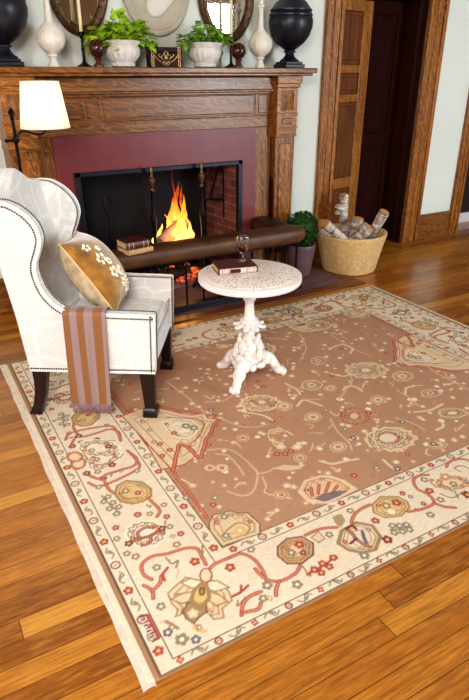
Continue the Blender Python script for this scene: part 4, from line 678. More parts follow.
RUG_FIELD=[('P','c','p',0.005,[(1.215,1.113),(1.187,1.109),(1.182,1.088),(1.156,1.09),(1.137,1.083),(1.114,1.085),(1.093,1.096),(1.068,1.097),(1.057,1.12),(1.029,1.128),(1.03,1.151),(1.009,1.168),(1.015,1.187),(1.013,1.207),(1.018,1.225),(1.037,1.234),(1.043,1.256),(1.071,1.249),(1.087,1.268),(1.112,1.251),(1.137,1.257),(1.157,1.24),(1.178,1.228),(1.198,1.213),(1.201,1.191),(1.223,1.173),(1.208,1.154),(1.223,1.131)]),('P','w','o',0.005,[(1.174,1.148),(1.161,1.145),(1.158,1.135),(1.146,1.135),(1.137,1.131),(1.126,1.132),(1.117,1.137),(1.105,1.137),(1.1,1.148),(1.087,1.151),(1.089,1.163),(1.079,1.171),(1.083,1.18),(1.082,1.19),(1.085,1.199),(1.094,1.203),(1.098,1.214),(1.111,1.211),(1.118,1.221),(1.13,1.213),(1.141,1.216),(1.15,1.208),(1.159,1.203),(1.168,1.196),(1.169,1.186),(1.179,1.177),(1.172,1.168),(1.178,1.157)]),('F','r',0.016,1.087,1.209),('F','r',0.016,1.158,1.121),('P','c',None,0,[(0.984,0.898),(1.016,0.93),(1.06,0.925),(1.092,0.876),(1.097,0.814),(1.082,0.852),(1.045,0.894),(1.005,0.886),(0.985,0.821),(0.983,0.766),(0.966,0.775),(0.969,0.839)]),('P','c',None,0,[(0.863,0.661),(0.918,0.663),(0.965,0.628),(1.013,0.617),(0.968,0.601),(0.913,0.616)]),('F','r',0.02,1.01,0.732),('F','r',0.02,0.973,0.727),('F','c',0.028,1.053,0.744),('F','c',0.028,0.988,0.782),('L','t',0.007,[(0.677,0.931),(0.738,0.906),(0.775,0.867),(0.788,0.788),(0.791,0.714),(0.785,0.665),(0.715,0.581),(0.655,0.571),(0.611,0.629)]),('L','t',0.007,[(0.783,0.666),(0.832,0.654),(0.871,0.664)]),('L','t',0.007,[(0.791,0.637),(0.773,0.578),(0.745,0.541),(0.782,0.498),(0.819,0.456)]),('L','t',0.007,[(0.695,0.885),(0.736,0.844),(0.738,0.757),(0.729,0.688)]),('L','t',0.007,[(0.774,1.643),(0.79,1.515),(0.806,1.394),(0.798,1.304)]),('L','t',0.007,[(0.862,1.326),(0.947,1.289),(1.019,1.309),(1.11,1.333)]),('L','t',0.007,[(0.862,1.133),(0.909,1.032),(0.974,0.985),(1.041,0.978)]),('L','t',0.007,[(1.19,1.561),(1.161,1.409),(1.09,1.344)]),('L','t',0.007,[(1.341,0.86),(1.301,0.747),(1.289,0.657),(1.263,0.597)]),('L','t',0.007,[(1.761,1.25),(1.708,1.124),(1.603,1.051),(1.496,0.988)]),('L','t',0.007,[(1.845,0.913),(1.849,0.811),(1.825,0.729)]),('L','t',0.007,[(2.319,1.351),(2.289,1.181),(2.202,0.984),(2.199,0.712)]),('L','t',0.007,[(2.0,1.698),(1.986,1.454),(2.019,1.303)]),('L','t',0.007,[(1.824,1.798),(1.73,1.601),(1.597,1.48)]),('L','t',0.007,[(1.636,0.703),(1.677,0.625),(1.682,0.55)]),('P','p','c',0.012,[(0.873,0.476),(0.938,0.522),(0.973,0.518),(1.019,0.515),(1.057,0.486),(1.083,0.439),(1.095,0.371),(0.934,0.359),(0.869,0.406)]),('L','r',0.011,[(0.906,0.428),(0.933,0.471)]),('L','r',0.011,[(0.935,0.426),(0.974,0.47)]),('L','r',0.011,[(0.965,0.416),(1.02,0.46)]),('L','r',0.011,[(0.986,0.397),(1.037,0.427)]),('P','u',None,0,[(0.902,0.409),(0.95,0.417),(1.02,0.399),(1.057,0.378),(0.985,0.368),(0.926,0.373)]),('P','c','p',0.005,[(1.596,0.51),(1.56,0.507),(1.548,0.485),(1.517,0.488),(1.491,0.481),(1.463,0.483),(1.439,0.496),(1.408,0.498),(1.399,0.522),(1.366,0.531),(1.373,0.556),(1.35,0.576),(1.362,0.596),(1.364,0.617),(1.374,0.637),(1.399,0.647),(1.412,0.67),(1.446,0.663),(1.47,0.683),(1.499,0.664),(1.532,0.67),(1.553,0.651),(1.577,0.637),(1.598,0.62),(1.598,0.596),(1.621,0.576),(1.597,0.556),(1.611,0.53)]),('P','w','o',0.005,[(1.557,0.542),(1.533,0.54),(1.525,0.525),(1.504,0.527),(1.486,0.522),(1.467,0.524),(1.451,0.532),(1.429,0.534),(1.423,0.551),(1.4,0.557),(1.405,0.574),(1.389,0.587),(1.398,0.601),(1.399,0.615),(1.405,0.629),(1.423,0.635),(1.431,0.651),(1.455,0.645),(1.471,0.659),(1.49,0.646),(1.512,0.65),(1.526,0.637),(1.542,0.628),(1.557,0.616),(1.557,0.6),(1.573,0.586),(1.557,0.573),(1.567,0.556)]),('L','r',0.005,[(1.449,0.624),(1.507,0.63),(1.531,0.586),(1.503,0.544),(1.444,0.549),(1.428,0.587)]),('L','g',0.005,[(1.406,0.648),(1.367,0.575),(1.396,0.512)]),('P','a','r',0.005,[(1.538,0.78),(1.516,0.775),(1.507,0.758),(1.487,0.758),(1.47,0.751),(1.452,0.75),(1.437,0.758),(1.418,0.757),(1.414,0.774),(1.393,0.778),(1.399,0.797),(1.386,0.809),(1.395,0.825),(1.398,0.84),(1.406,0.855),(1.423,0.864),(1.432,0.882),(1.454,0.879),(1.47,0.895),(1.487,0.883),(1.508,0.89),(1.52,0.877),(1.534,0.869),(1.547,0.859),(1.545,0.842),(1.558,0.829),(1.542,0.813),(1.549,0.795)]),('P','c','r',0.005,[(1.493,0.806),(1.486,0.8),(1.479,0.795),(1.471,0.791),(1.463,0.789),(1.455,0.788),(1.447,0.789),(1.441,0.792),(1.436,0.796),(1.432,0.801),(1.43,0.808),(1.429,0.815),(1.431,0.822),(1.434,0.83),(1.439,0.837),(1.445,0.843),(1.452,0.848),(1.46,0.852),(1.469,0.854),(1.477,0.855),(1.484,0.854),(1.491,0.851),(1.496,0.847),(1.5,0.841),(1.502,0.835),(1.503,0.828),(1.501,0.82),(1.498,0.813)]),('F','r',0.022,1.548,0.808),('F','r',0.022,1.423,0.857),('P','c','t',0.005,[(1.722,0.864),(1.71,0.861),(1.705,0.852),(1.694,0.852),(1.684,0.848),(1.674,0.847),(1.667,0.851),(1.656,0.851),(1.654,0.86),(1.643,0.862),(1.647,0.872),(1.64,0.879),(1.646,0.887),(1.648,0.896),(1.653,0.904),(1.662,0.908),(1.668,0.918),(1.679,0.916),(1.689,0.925),(1.698,0.919),(1.709,0.922),(1.715,0.916),(1.722,0.911),(1.729,0.906),(1.727,0.897),(1.734,0.89),(1.725,0.882),(1.728,0.872)]),('F','r',0.014,1.686,0.884),('P','c','t',0.005,[(1.315,0.896),(1.303,0.893),(1.299,0.883),(1.288,0.883),(1.279,0.879),(1.269,0.878),(1.26,0.882),(1.249,0.882),(1.247,0.892),(1.235,0.894),(1.238,0.905),(1.23,0.912),(1.235,0.921),(1.236,0.93),(1.24,0.939),(1.249,0.944),(1.254,0.954),(1.266,0.953),(1.274,0.962),(1.284,0.955),(1.295,0.959),(1.302,0.952),(1.31,0.948),(1.317,0.941),(1.317,0.932),(1.324,0.924),(1.316,0.915),(1.321,0.905)]),('F','r',0.014,1.277,0.918),('P','c','t',0.005,[(1.525,1.162),(1.508,1.158),(1.502,1.144),(1.487,1.144),(1.475,1.138),(1.461,1.138),(1.45,1.144),(1.435,1.143),(1.431,1.157),(1.415,1.16),(1.419,1.175),(1.408,1.185),(1.414,1.197),(1.415,1.209),(1.42,1.221),(1.433,1.228),(1.439,1.241),(1.455,1.239),(1.467,1.252),(1.48,1.243),(1.495,1.248),(1.505,1.238),(1.516,1.232),(1.526,1.223),(1.526,1.21),(1.536,1.2),(1.525,1.188),(1.532,1.174)]),('F','r',0.014,1.471,1.192),('P','c','t',0.005,[(1.979,1.111),(1.943,1.108),(1.932,1.084),(1.9,1.087),(1.875,1.08),(1.846,1.082),(1.821,1.095),(1.789,1.097),(1.78,1.123),(1.745,1.133),(1.752,1.158),(1.728,1.178),(1.739,1.2),(1.74,1.222),(1.749,1.242),(1.775,1.252),(1.787,1.276),(1.822,1.268),(1.845,1.289),(1.875,1.27),(1.907,1.276),(1.929,1.256),(1.954,1.242),(1.976,1.225),(1.977,1.2),(2.001,1.179),(1.978,1.158),(1.993,1.132)]),('P','w','o',0.005,[(1.92,1.145),(1.902,1.143),(1.897,1.131),(1.881,1.133),(1.868,1.129),(1.853,1.13),(1.841,1.137),(1.825,1.137),(1.82,1.151),(1.802,1.155),(1.806,1.168),(1.794,1.179),(1.8,1.189),(1.8,1.2),(1.805,1.21),(1.818,1.215),(1.824,1.227),(1.841,1.223),(1.853,1.233),(1.868,1.224),(1.884,1.227),(1.894,1.217),(1.907,1.21),(1.918,1.201),(1.918,1.189),(1.93,1.179),(1.919,1.169),(1.927,1.155)]),('P','c','t',0.005,[(2.109,1.812),(2.082,1.806),(2.073,1.785),(2.049,1.786),(2.03,1.778),(2.009,1.777),(1.99,1.787),(1.966,1.786),(1.96,1.808),(1.934,1.813),(1.94,1.836),(1.923,1.851),(1.932,1.87),(1.934,1.889),(1.941,1.907),(1.961,1.917),(1.971,1.938),(1.997,1.934),(2.015,1.953),(2.036,1.939),(2.06,1.946),(2.076,1.931),(2.094,1.921),(2.11,1.907),(2.11,1.887),(2.127,1.87),(2.109,1.852),(2.12,1.83)]),('P','w','o',0.005,[(2.066,1.836),(2.052,1.833),(2.048,1.823),(2.036,1.823),(2.026,1.819),(2.016,1.819),(2.006,1.823),(1.994,1.823),(1.991,1.834),(1.978,1.837),(1.981,1.848),(1.972,1.856),(1.977,1.865),(1.978,1.875),(1.982,1.884),(1.992,1.889),(1.997,1.899),(2.01,1.897),(2.019,1.906),(2.029,1.899),(2.041,1.903),(2.049,1.895),(2.058,1.89),(2.066,1.884),(2.066,1.874),(2.074,1.866),(2.066,1.856),(2.071,1.845)]),('P','c','t',0.005,[(1.729,1.397),(1.715,1.392),(1.709,1.38),(1.697,1.379),(1.686,1.373),(1.675,1.371),(1.666,1.376),(1.654,1.374),(1.652,1.386),(1.639,1.388),(1.644,1.401),(1.636,1.409),(1.643,1.42),(1.645,1.431),(1.65,1.442),(1.661,1.449),(1.668,1.461),(1.681,1.46),(1.692,1.472),(1.701,1.465),(1.714,1.471),(1.721,1.463),(1.73,1.458),(1.737,1.452),(1.735,1.44),(1.743,1.432),(1.733,1.42),(1.736,1.408)]),('F','r',0.014,1.689,1.42),('P','c','t',0.005,[(2.048,0.986),(2.029,0.983),(2.021,0.969),(2.004,0.969),(1.99,0.964),(1.975,0.964),(1.963,0.97),(1.946,0.97),(1.944,0.984),(1.926,0.987),(1.933,1.002),(1.922,1.012),(1.931,1.024),(1.933,1.036),(1.941,1.047),(1.955,1.054),(1.964,1.067),(1.981,1.064),(1.996,1.076),(2.009,1.067),(2.027,1.072),(2.036,1.062),(2.048,1.055),(2.057,1.047),(2.055,1.034),(2.066,1.023),(2.052,1.012),(2.057,0.998)]),('F','r',0.014,1.993,1.017),('P','c','t',0.005,[(1.996,0.552),(1.975,0.552),(1.97,0.541),(1.951,0.545),(1.936,0.542),(1.92,0.545),(1.905,0.553),(1.886,0.556),(1.881,0.569),(1.86,0.575),(1.864,0.588),(1.85,0.599),(1.856,0.608),(1.857,0.619),(1.862,0.628),(1.877,0.632),(1.883,0.643),(1.904,0.637),(1.917,0.645),(1.934,0.635),(1.952,0.635),(1.965,0.625),(1.979,0.617),(1.992,0.607),(1.993,0.595),(2.007,0.584),(1.994,0.575),(2.004,0.561)]),('P','w','o',0.005,[(1.961,0.572),(1.951,0.572),(1.948,0.566),(1.939,0.568),(1.932,0.567),(1.923,0.568),(1.916,0.572),(1.907,0.573),(1.904,0.58),(1.893,0.583),(1.895,0.589),(1.888,0.595),(1.892,0.6),(1.892,0.605),(1.895,0.61),(1.902,0.612),(1.905,0.617),(1.915,0.614),(1.922,0.618),(1.93,0.613),(1.939,0.613),(1.946,0.608),(1.953,0.604),(1.959,0.599),(1.96,0.593),(1.967,0.588),(1.961,0.583),(1.965,0.576)]),('P','c','t',0.005,[(1.681,0.405),(1.668,0.404),(1.664,0.397),(1.653,0.399),(1.644,0.397),(1.634,0.398),(1.625,0.402),(1.614,0.404),(1.611,0.412),(1.599,0.415),(1.601,0.424),(1.593,0.43),(1.598,0.437),(1.598,0.444),(1.602,0.45),(1.611,0.452),(1.616,0.459),(1.628,0.456),(1.636,0.462),(1.646,0.456),(1.658,0.457),(1.665,0.451),(1.673,0.446),(1.681,0.44),(1.681,0.433),(1.689,0.426),(1.681,0.42),(1.686,0.411)]),('F','r',0.014,1.64,0.428),('P','c','t',0.005,[(1.257,0.628),(1.246,0.625),(1.241,0.616),(1.231,0.616),(1.222,0.612),(1.213,0.611),(1.205,0.615),(1.195,0.615),(1.192,0.624),(1.181,0.626),(1.185,0.636),(1.178,0.643),(1.183,0.651),(1.184,0.66),(1.188,0.668),(1.197,0.672),(1.201,0.681),(1.213,0.68),(1.221,0.688),(1.23,0.682),(1.24,0.686),(1.247,0.679),(1.254,0.675),(1.261,0.67),(1.26,0.661),(1.267,0.654),(1.259,0.645),(1.263,0.636)]),('F','r',0.014,1.222,0.648),('P','c','t',0.005,[(1.039,0.654),(1.035,0.648),(1.029,0.644),(1.023,0.641),(1.016,0.639),(1.01,0.639),(1.004,0.64),(0.998,0.643),(0.993,0.646),(0.989,0.651),(0.987,0.656),(0.986,0.662),(0.986,0.669),(0.988,0.675),(0.991,0.681),(0.996,0.686),(1.001,0.69),(1.008,0.693),(1.014,0.695),(1.021,0.696),(1.027,0.695),(1.033,0.692),(1.038,0.688),(1.042,0.684),(1.044,0.678),(1.045,0.672),(1.045,0.666),(1.043,0.659)]),('F','r',0.014,1.015,0.667),('P','c','t',0.005,[(0.824,0.482),(0.816,0.48),(0.815,0.474),(0.807,0.474),(0.802,0.472),(0.795,0.472),(0.789,0.475),(0.782,0.475),(0.779,0.482),(0.771,0.484),(0.772,0.491),(0.766,0.496),(0.769,0.501),(0.769,0.507),(0.77,0.512),(0.776,0.515),(0.778,0.521),(0.786,0.52),(0.791,0.525),(0.798,0.521),(0.805,0.523),(0.81,0.518),(0.816,0.515),(0.821,0.511),(0.822,0.504),(0.828,0.499),(0.823,0.494),(0.827,0.487)]),('F','r',0.014,0.797,0.497),('P','c','t',0.005,[(0.692,0.766),(0.689,0.762),(0.685,0.758),(0.68,0.756),(0.674,0.754),(0.668,0.754),(0.662,0.755),(0.657,0.758),(0.652,0.761),(0.648,0.766),(0.645,0.771),(0.643,0.776),(0.643,0.782),(0.644,0.788),(0.646,0.793),(0.649,0.798),(0.653,0.801),(0.658,0.804),(0.664,0.806),(0.67,0.806),(0.676,0.804),(0.681,0.802),(0.686,0.799),(0.69,0.794),(0.693,0.789),(0.695,0.783),(0.695,0.777),(0.694,0.772)]),('F','r',0.014,0.669,0.78),('P','c','t',0.005,[(2.032,0.769),(2.016,0.767),(2.011,0.758),(1.997,0.759),(1.985,0.756),(1.973,0.756),(1.963,0.762),(1.949,0.763),(1.947,0.773),(1.932,0.777),(1.936,0.787),(1.927,0.795),(1.934,0.804),(1.935,0.813),(1.94,0.821),(1.952,0.825),(1.958,0.835),(1.973,0.831),(1.984,0.84),(1.995,0.832),(2.009,0.834),(2.017,0.827),(2.027,0.821),(2.036,0.814),(2.035,0.804),(2.044,0.796),(2.033,0.788),(2.039,0.777)]),('F','r',0.014,1.985,0.796),('P','c','t',0.005,[(1.569,1.097),(1.564,1.091),(1.557,1.087),(1.55,1.084),(1.542,1.082),(1.534,1.082),(1.526,1.084),(1.519,1.087),(1.513,1.091),(1.509,1.096),(1.506,1.103),(1.504,1.11),(1.505,1.117),(1.507,1.124),(1.511,1.13),(1.516,1.136),(1.523,1.14),(1.53,1.143),(1.538,1.145),(1.547,1.145),(1.554,1.144),(1.561,1.141),(1.567,1.136),(1.572,1.131),(1.575,1.124),(1.576,1.117),(1.576,1.11),(1.573,1.103)]),('F','r',0.014,1.54,1.113),('P','c','t',0.005,[(1.248,1.059),(1.236,1.056),(1.233,1.046),(1.222,1.046),(1.213,1.042),(1.203,1.042),(1.195,1.046),(1.184,1.046),(1.18,1.056),(1.168,1.059),(1.171,1.069),(1.162,1.077),(1.166,1.086),(1.167,1.094),(1.17,1.103),(1.179,1.108),(1.182,1.118),(1.194,1.116),(1.202,1.125),(1.212,1.118),(1.223,1.121),(1.23,1.114),(1.238,1.11),(1.246,1.104),(1.246,1.094),(1.255,1.086),(1.247,1.077),(1.252,1.067)]),('F','r',0.014,1.208,1.081),('P','c','t',0.005,[(0.894,0.92),(0.89,0.915),(0.885,0.911),(0.879,0.908),(0.873,0.906),(0.867,0.906),(0.86,0.907),(0.854,0.909),(0.849,0.913),(0.845,0.918),(0.842,0.924),(0.84,0.93),(0.84,0.936),(0.841,0.943),(0.844,0.949),(0.848,0.954),(0.853,0.959),(0.859,0.962),(0.865,0.964),(0.872,0.964),(0.878,0.963),(0.884,0.96),(0.889,0.956),(0.894,0.951),(0.897,0.946),(0.898,0.939),(0.898,0.933),(0.897,0.926)]),('F','r',0.014,0.869,0.935),('P','c','t',0.005,[(0.642,0.795),(0.639,0.791),(0.635,0.788),(0.631,0.786),(0.627,0.785),(0.622,0.784),(0.617,0.785),(0.612,0.787),(0.608,0.79),(0.605,0.794),(0.602,0.798),(0.601,0.803),(0.601,0.808),(0.601,0.813),(0.603,0.817),(0.606,0.821),(0.609,0.825),(0.613,0.827),(0.618,0.828),(0.623,0.829),(0.628,0.828),(0.632,0.826),(0.636,0.823),(0.64,0.819),(0.642,0.814),(0.644,0.81),(0.644,0.805),(0.644,0.8)]),('F','r',0.014,0.622,0.806),('L','c',0.012,[(1.589,1.06),(1.638,1.084),(1.674,1.05),(1.673,0.999)]),('L','c',0.012,[(1.857,0.856),(1.91,0.902),(1.966,0.897)]),('L','c',0.012,[(1.268,1.047),(1.332,1.082),(1.361,1.041),(1.383,0.982)]),('L','c',0.012,[(1.863,1.524),(1.969,1.533),(1.986,1.454),(1.928,1.404)]),('L','c',0.012,[(1.081,0.604),(1.115,0.559),(1.184,0.545),(1.242,0.529)]),('L','c',0.012,[(1.336,0.467),(1.33,0.403),(1.346,0.369)]),('L','c',0.012,[(0.974,0.856),(1.005,0.8)]),('L','c',0.012,[(1.353,1.286),(1.368,1.199),(1.355,1.142)]),('L','c',0.012,[(1.763,0.696),(1.85,0.669),(1.952,0.681)]),('L','c',0.012,[(1.651,1.255),(1.689,1.191),(1.756,1.181)]),('L','c',0.012,[(0.993,1.135),(1.059,1.064),(1.078,0.999)]),('L','c',0.012,[(1.828,0.582),(1.792,0.529),(1.734,0.521)]),('F','u',0.022,1.344,0.386),('F','u',0.022,1.332,0.671),('F','u',0.022,1.63,0.443),('F','u',0.022,1.64,0.657),('F','u',0.022,0.853,1.238),('F','g',0.02,1.348,0.751),('F','g',0.02,1.376,0.939),('F','g',0.02,0.443,0.678),('F','g',0.02,0.548,0.618),('F','g',0.02,1.268,0.438)]
# ------------------------------------------------------------------ rug
RW, RH, RX, RY, RS = 2.926, 2.316, .316, 1.06, .004
PAL = dict(r=(182,84,72), d=(136,66,66), k=(242,230,208), o=(170,140,98), b=(118,92,70), p=(240,206,168), y=(226,190,126), g=(152,142,116),
           u=(118,112,122), a=(214,158,120), c=(232,208,172), w=(232,218,194), t=(222,188,158), C=(236,219,195), F=(190,147,119), n=(176,136,106))
PAL = {k: np.array(rgb(*v)) for k, v in PAL.items()}
NU, NV = int(RW/RS)+1, int(RH/RS)+1
UU, VV = np.meshgrid(np.linspace(0, RW, NU), np.linspace(0, RH, NV))
IMG = np.zeros((NV, NU, 3)); IMG[:] = PAL['n']
def win_(u0, u1, v0, v1):
    a, b = max(0, int(u0/RW*(NU-1))-1), min(NU, int(u1/RW*(NU-1))+3)
    c, d = max(0, int(v0/RH*(NV-1))-1), min(NV, int(v1/RH*(NV-1))+3)
    return slice(c, d), slice(a, b)
def put(w, alpha, c):
    if alpha.size: IMG[w] = IMG[w]*(1-alpha[..., None])+PAL[c]*alpha[..., None]
def d_rect(u0, u1, v0, v1, c): w = win_(u0, u1, v0, v1); m = (UU[w] >= u0) & (UU[w] <= u1) & (VV[w] >= v0) & (VV[w] <= v1); put(w, m.astype(float), c)
def d_line(pts, wd, c, closed=False):
    if closed: pts = list(pts)+[pts[0]]
    h = wd/2
    for (a, b), (e, f) in zip(pts, pts[1:]):
        w = win_(min(a, e)-h-.004, max(a, e)+h+.004, min(b, f)-h-.004, max(b, f)+h+.004); U, V = UU[w], VV[w]
        if not U.size: continue
        L2 = (e-a)**2+(f-b)**2+1e-12; t = np.clip(((U-a)*(e-a)+(V-b)*(f-b))/L2, 0, 1)
        d = np.hypot(U-a-t*(e-a), V-b-t*(f-b)); put(w, np.clip((h+.0022-d)/.003, 0, 1), c)
def d_poly(pts, c):
    us = [p[0] for p in pts]; vs = [p[1] for p in pts]; w = win_(min(us), max(us), min(vs), max(vs)); U, V = UU[w], VV[w]
    ins = np.zeros(U.shape, bool)
    for (a, b), (e, f) in zip(pts, pts[1:]+pts[:1]):
        if b == f: continue
        ins ^= ((b > V) != (f > V)) & (U < (e-a)*(V-b)/(f-b)+a)
    put(w, ins.astype(float)*.86, c)
def d_flower(u, v, r, c):
    n = 4 if r < .016 else 5
    for k in range(n):
        a = 2*pi*k/n+u*40; q = (u+.5*r*cos(a), v+.5*r*sin(a)); d_line([q, (q[0]+.0004, q[1])], r*.62, c)
    d_line([(u, v), (u+.0005, v)], r*.5, 'y' if c in 'rd' else 'k')
def smooth2(pts, closed=False):
    return [(p.x, p.y) for p in smooth_line([(a, b, 0) for a, b in pts], 5, closed)]
def draw(feats, T):
    for f in feats:
        if f[0] == 'L':
            q = smooth2([T(*p) for p in f[3]])
            if f[1] in 'rd' and f[2] > .009: d_line(q, f[2]*1.15, f[1]); d_line(q, f[2]*.28, 'a')
            else: d_line(q, f[2], f[1])
        elif f[0] == 'P':
            q = [T(*p) for p in f[4]]; d_poly(q, f[1])
            if f[2]: d_line(q, f[3]*.75, f[2], True)
            cu, cv = sum(p[0] for p in q)/len(q), sum(p[1] for p in q)/len(q); ext = max(p[0] for p in q)-min(p[0] for p in q)
            if ext > .055 and len(q) > 6:
                sc = lambda k: [(cu+(a-cu)*k, cv+(b-cv)*k) for a, b in q]
                d_line(sc(.80), .0035, 'o', True)
                if ext > .10:
                    d_line(smooth2([(a+.006*(1 if i % 2 else -1), b+.006*(1 if i % 2 else -1)) for i, (a, b) in enumerate(sc(.58))], True), .0035, 'a', True)
                    for i, (a, b) in enumerate(sc(.68)):
                        if i % 3 == 0: d_flower(a, b, .012, 'rgou'[i % 4])
        else: u, v = T(f[3], f[4]); d_flower(u, v, f[2], f[1])
ID = lambda u, v: (u, v)
RT = lambda u, v: (RW-u, RH-v)
MU = lambda u, v: (RW-u, v)
MV = lambda u, v: (u, RH-v)
# border frames: (inset in u, inset in v, colour)
for iu, iv, c in ((.024, .0, 'n'), (.040, .004, 'b'), (.045, .008, 'C'), (.094, .036, 'b'), (.099, .040, 'C'), (.382, .305, 'b'), (.386, .309, 'C'), (.438, .354, 'b'), (.443, .359, 'F')):
    d_rect(iu, RW-iu, iv, RH-iv, c)
d_rect(0, .021, 0, RH, 'C'); d_rect(RW-.021, RW, 0, RH, 'C')
rr_ = random.Random(5)
def guard(p0, p1, r):
    (a, b), (e, f) = p0, p1; L = math.hypot(e-a, f-b); n = int(L/.066); dx, dy = (e-a)/L, (f-b)/L
    for i in range(n+1):
        u, v = a+(e-a)*(i+.5)/(n+1), b+(f-b)*(i+.5)/(n+1); k = i % 4
        if k == 0: d_flower(u, v, r, 'r')
        elif k == 2:
            d_line([(u+r*.75*cos(t*pi/5), v+r*.75*sin(t*pi/5)) for t in range(10)], .004, 'd', True); d_line([(u-.003, v), (u+.003, v)], .008, 'a')
        else:
            s = 1 if k == 1 else -1
            d_line(smooth2([(u-dx*.028, v-dy*.028), (u-dy*.012*s-dx*.01, v+dx*.012*s-dy*.01), (u+dy*.010*s+dx*.008, v-dx*.010*s+dy*.008), (u+dx*.028, v+dy*.028)]), .004, 'g')
            d_line([(u-dy*.008*s, v+dx*.008*s), (u+dx*.012, v+dy*.012)], .008, 'g')
for T in (ID, RT):
    guard(T(.068, .05), T(.068, RH-.05), .022); guard(T(.08, .022), T(RW-.08, .022), .015)
    guard(T(.412, .34), T(.412, RH-.34), .022); guard(T(.44, .332), T(RW-.44, .332), .02)
# scattered sprigs of the border and small flowers of the field
for i in range(260):
    u, v = rr_.uniform(.11, RW-.11), rr_.uniform(.05, RH-.05)
    if .375 < u < RW-.375 and .30 < v < RH-.30: continue
    if i % 3: d_line(smooth2([(u, v), (u+rr_.uniform(-.02,.02), v+rr_.uniform(-.02,.02)), (u+rr_.uniform(-.035,.035), v+rr_.uniform(-.035,.035))]), .005, rr_.choice('ggotpp'))
    else: d_flower(u, v, .013, rr_.choice('rgpouga'))
for i in range(520):
    u, v = rr_.uniform(.46, RW-.46), rr_.uniform(.375, RH-.375)
    c = rr_.choice('ccprtttakkk')
    if i % 4 == 0: d_line(smooth2([(u, v), (u+rr_.uniform(-.03,.03), v+rr_.uniform(-.03,.03)), (u+rr_.uniform(-.06,.06), v+rr_.uniform(-.05,.05))]), .006, rr_.choice('ttca'))
    else: d_flower(u, v, rr_.uniform(.009, .022), c)
half = lambda fs: [f for f in fs if (f[3] if f[0] == 'F' else max(p[0] for p in f[-1])) < 1.22]
draw(RUG_CORNER, MU); draw(RUG_CORNER, MV); draw(RUG_CORNER, RT); draw(RUG_CORNER, ID)
draw([f for f in RUG_FIELD if (f[4] if f[0] == 'F' else f[-1][0][1]) < .55 and f[0] == 'P'], RT)
draw(RUG_FIELD, ID)
draw(half(RUG_BORDER), MV); draw(half(RUG_BORDER), MU); draw(RUG_BORDER, RT); draw(RUG_BORDER, ID)
# woven maker's tag: red patch with pale letter strokes too worn to read
d_poly([(.064, .118), (.092, .118), (.092, .228), (.064, .228)], 'd'); d_poly([(.070, .122), (.093, .122), (.093, .224), (.070, .224)], 'r')
for i in range(8):
    v = .216-i*.012
    d_line([(.064, v), (.080, v)], .003, 'w'); d_line([(.064, v-.005), (.080, v-.005 if i % 3 else v)], .003, 'u'); d_line([(.066 if i % 2 else .079, v), (.066 if i % 2 else .079, v-.006)], .003, 'w')
rug = thing('rug', 'large cream and terracotta floral rug spread over the plank floor', 'rug', (RX, RY, 0))
def add_color(me, arr):
    at = me.color_attributes.new('Col', 'FLOAT_COLOR', 'POINT'); at.data.foreach_set('color', np.ascontiguousarray(arr, dtype=np.float32).ravel())
me = bpy.data.meshes.new('pile')
ZR = .012
co = np.stack([UU, VV, np.full_like(UU, ZR)], -1)
# pile edge turns down to the floor
co[0, :, 2] = .001; co[-1, :, 2] = .001; co[:, 0, 2] = .001; co[:, -1, 2] = .001
idx = np.arange(NU*NV).reshape(NV, NU)
quads = np.stack([idx[:-1, :-1], idx[:-1, 1:], idx[1:, 1:], idx[1:, :-1]], -1).reshape(-1, 4)
me.vertices.add(NU*NV); me.vertices.foreach_set('co', co.astype(np.float32).ravel())
me.loops.add(quads.size); me.loops.foreach_set('vertex_index', quads.ravel().astype(np.int32))
me.polygons.add(len(quads)); me.polygons.foreach_set('loop_start', np.arange(0, quads.size, 4, dtype=np.int32))
me.update(calc_edges=True); me.validate()
add_color(me, np.concatenate([IMG.reshape(-1, 3), np.ones((NU*NV, 1))], 1))
G.link(me, 'pile', M['rug'], rug, smooth=0)
for x0, x1, w in ((-.018, .024, -.012), (RW-.024, RW+.018, .012)):
    g = G(); g.grid(lambda s, t: Vector((x0+(x1-x0)*s+(.0016*sin(t*60)+.0014*sin(t*23))*(1-s if w < 0 else s), -.012+t*(RH+.03), .001+.007*math.sqrt(max(0, 1-(2*s-1)**2)))), 5, 160)
    g.build('fringe', M['selvage'], rug, smooth=180)

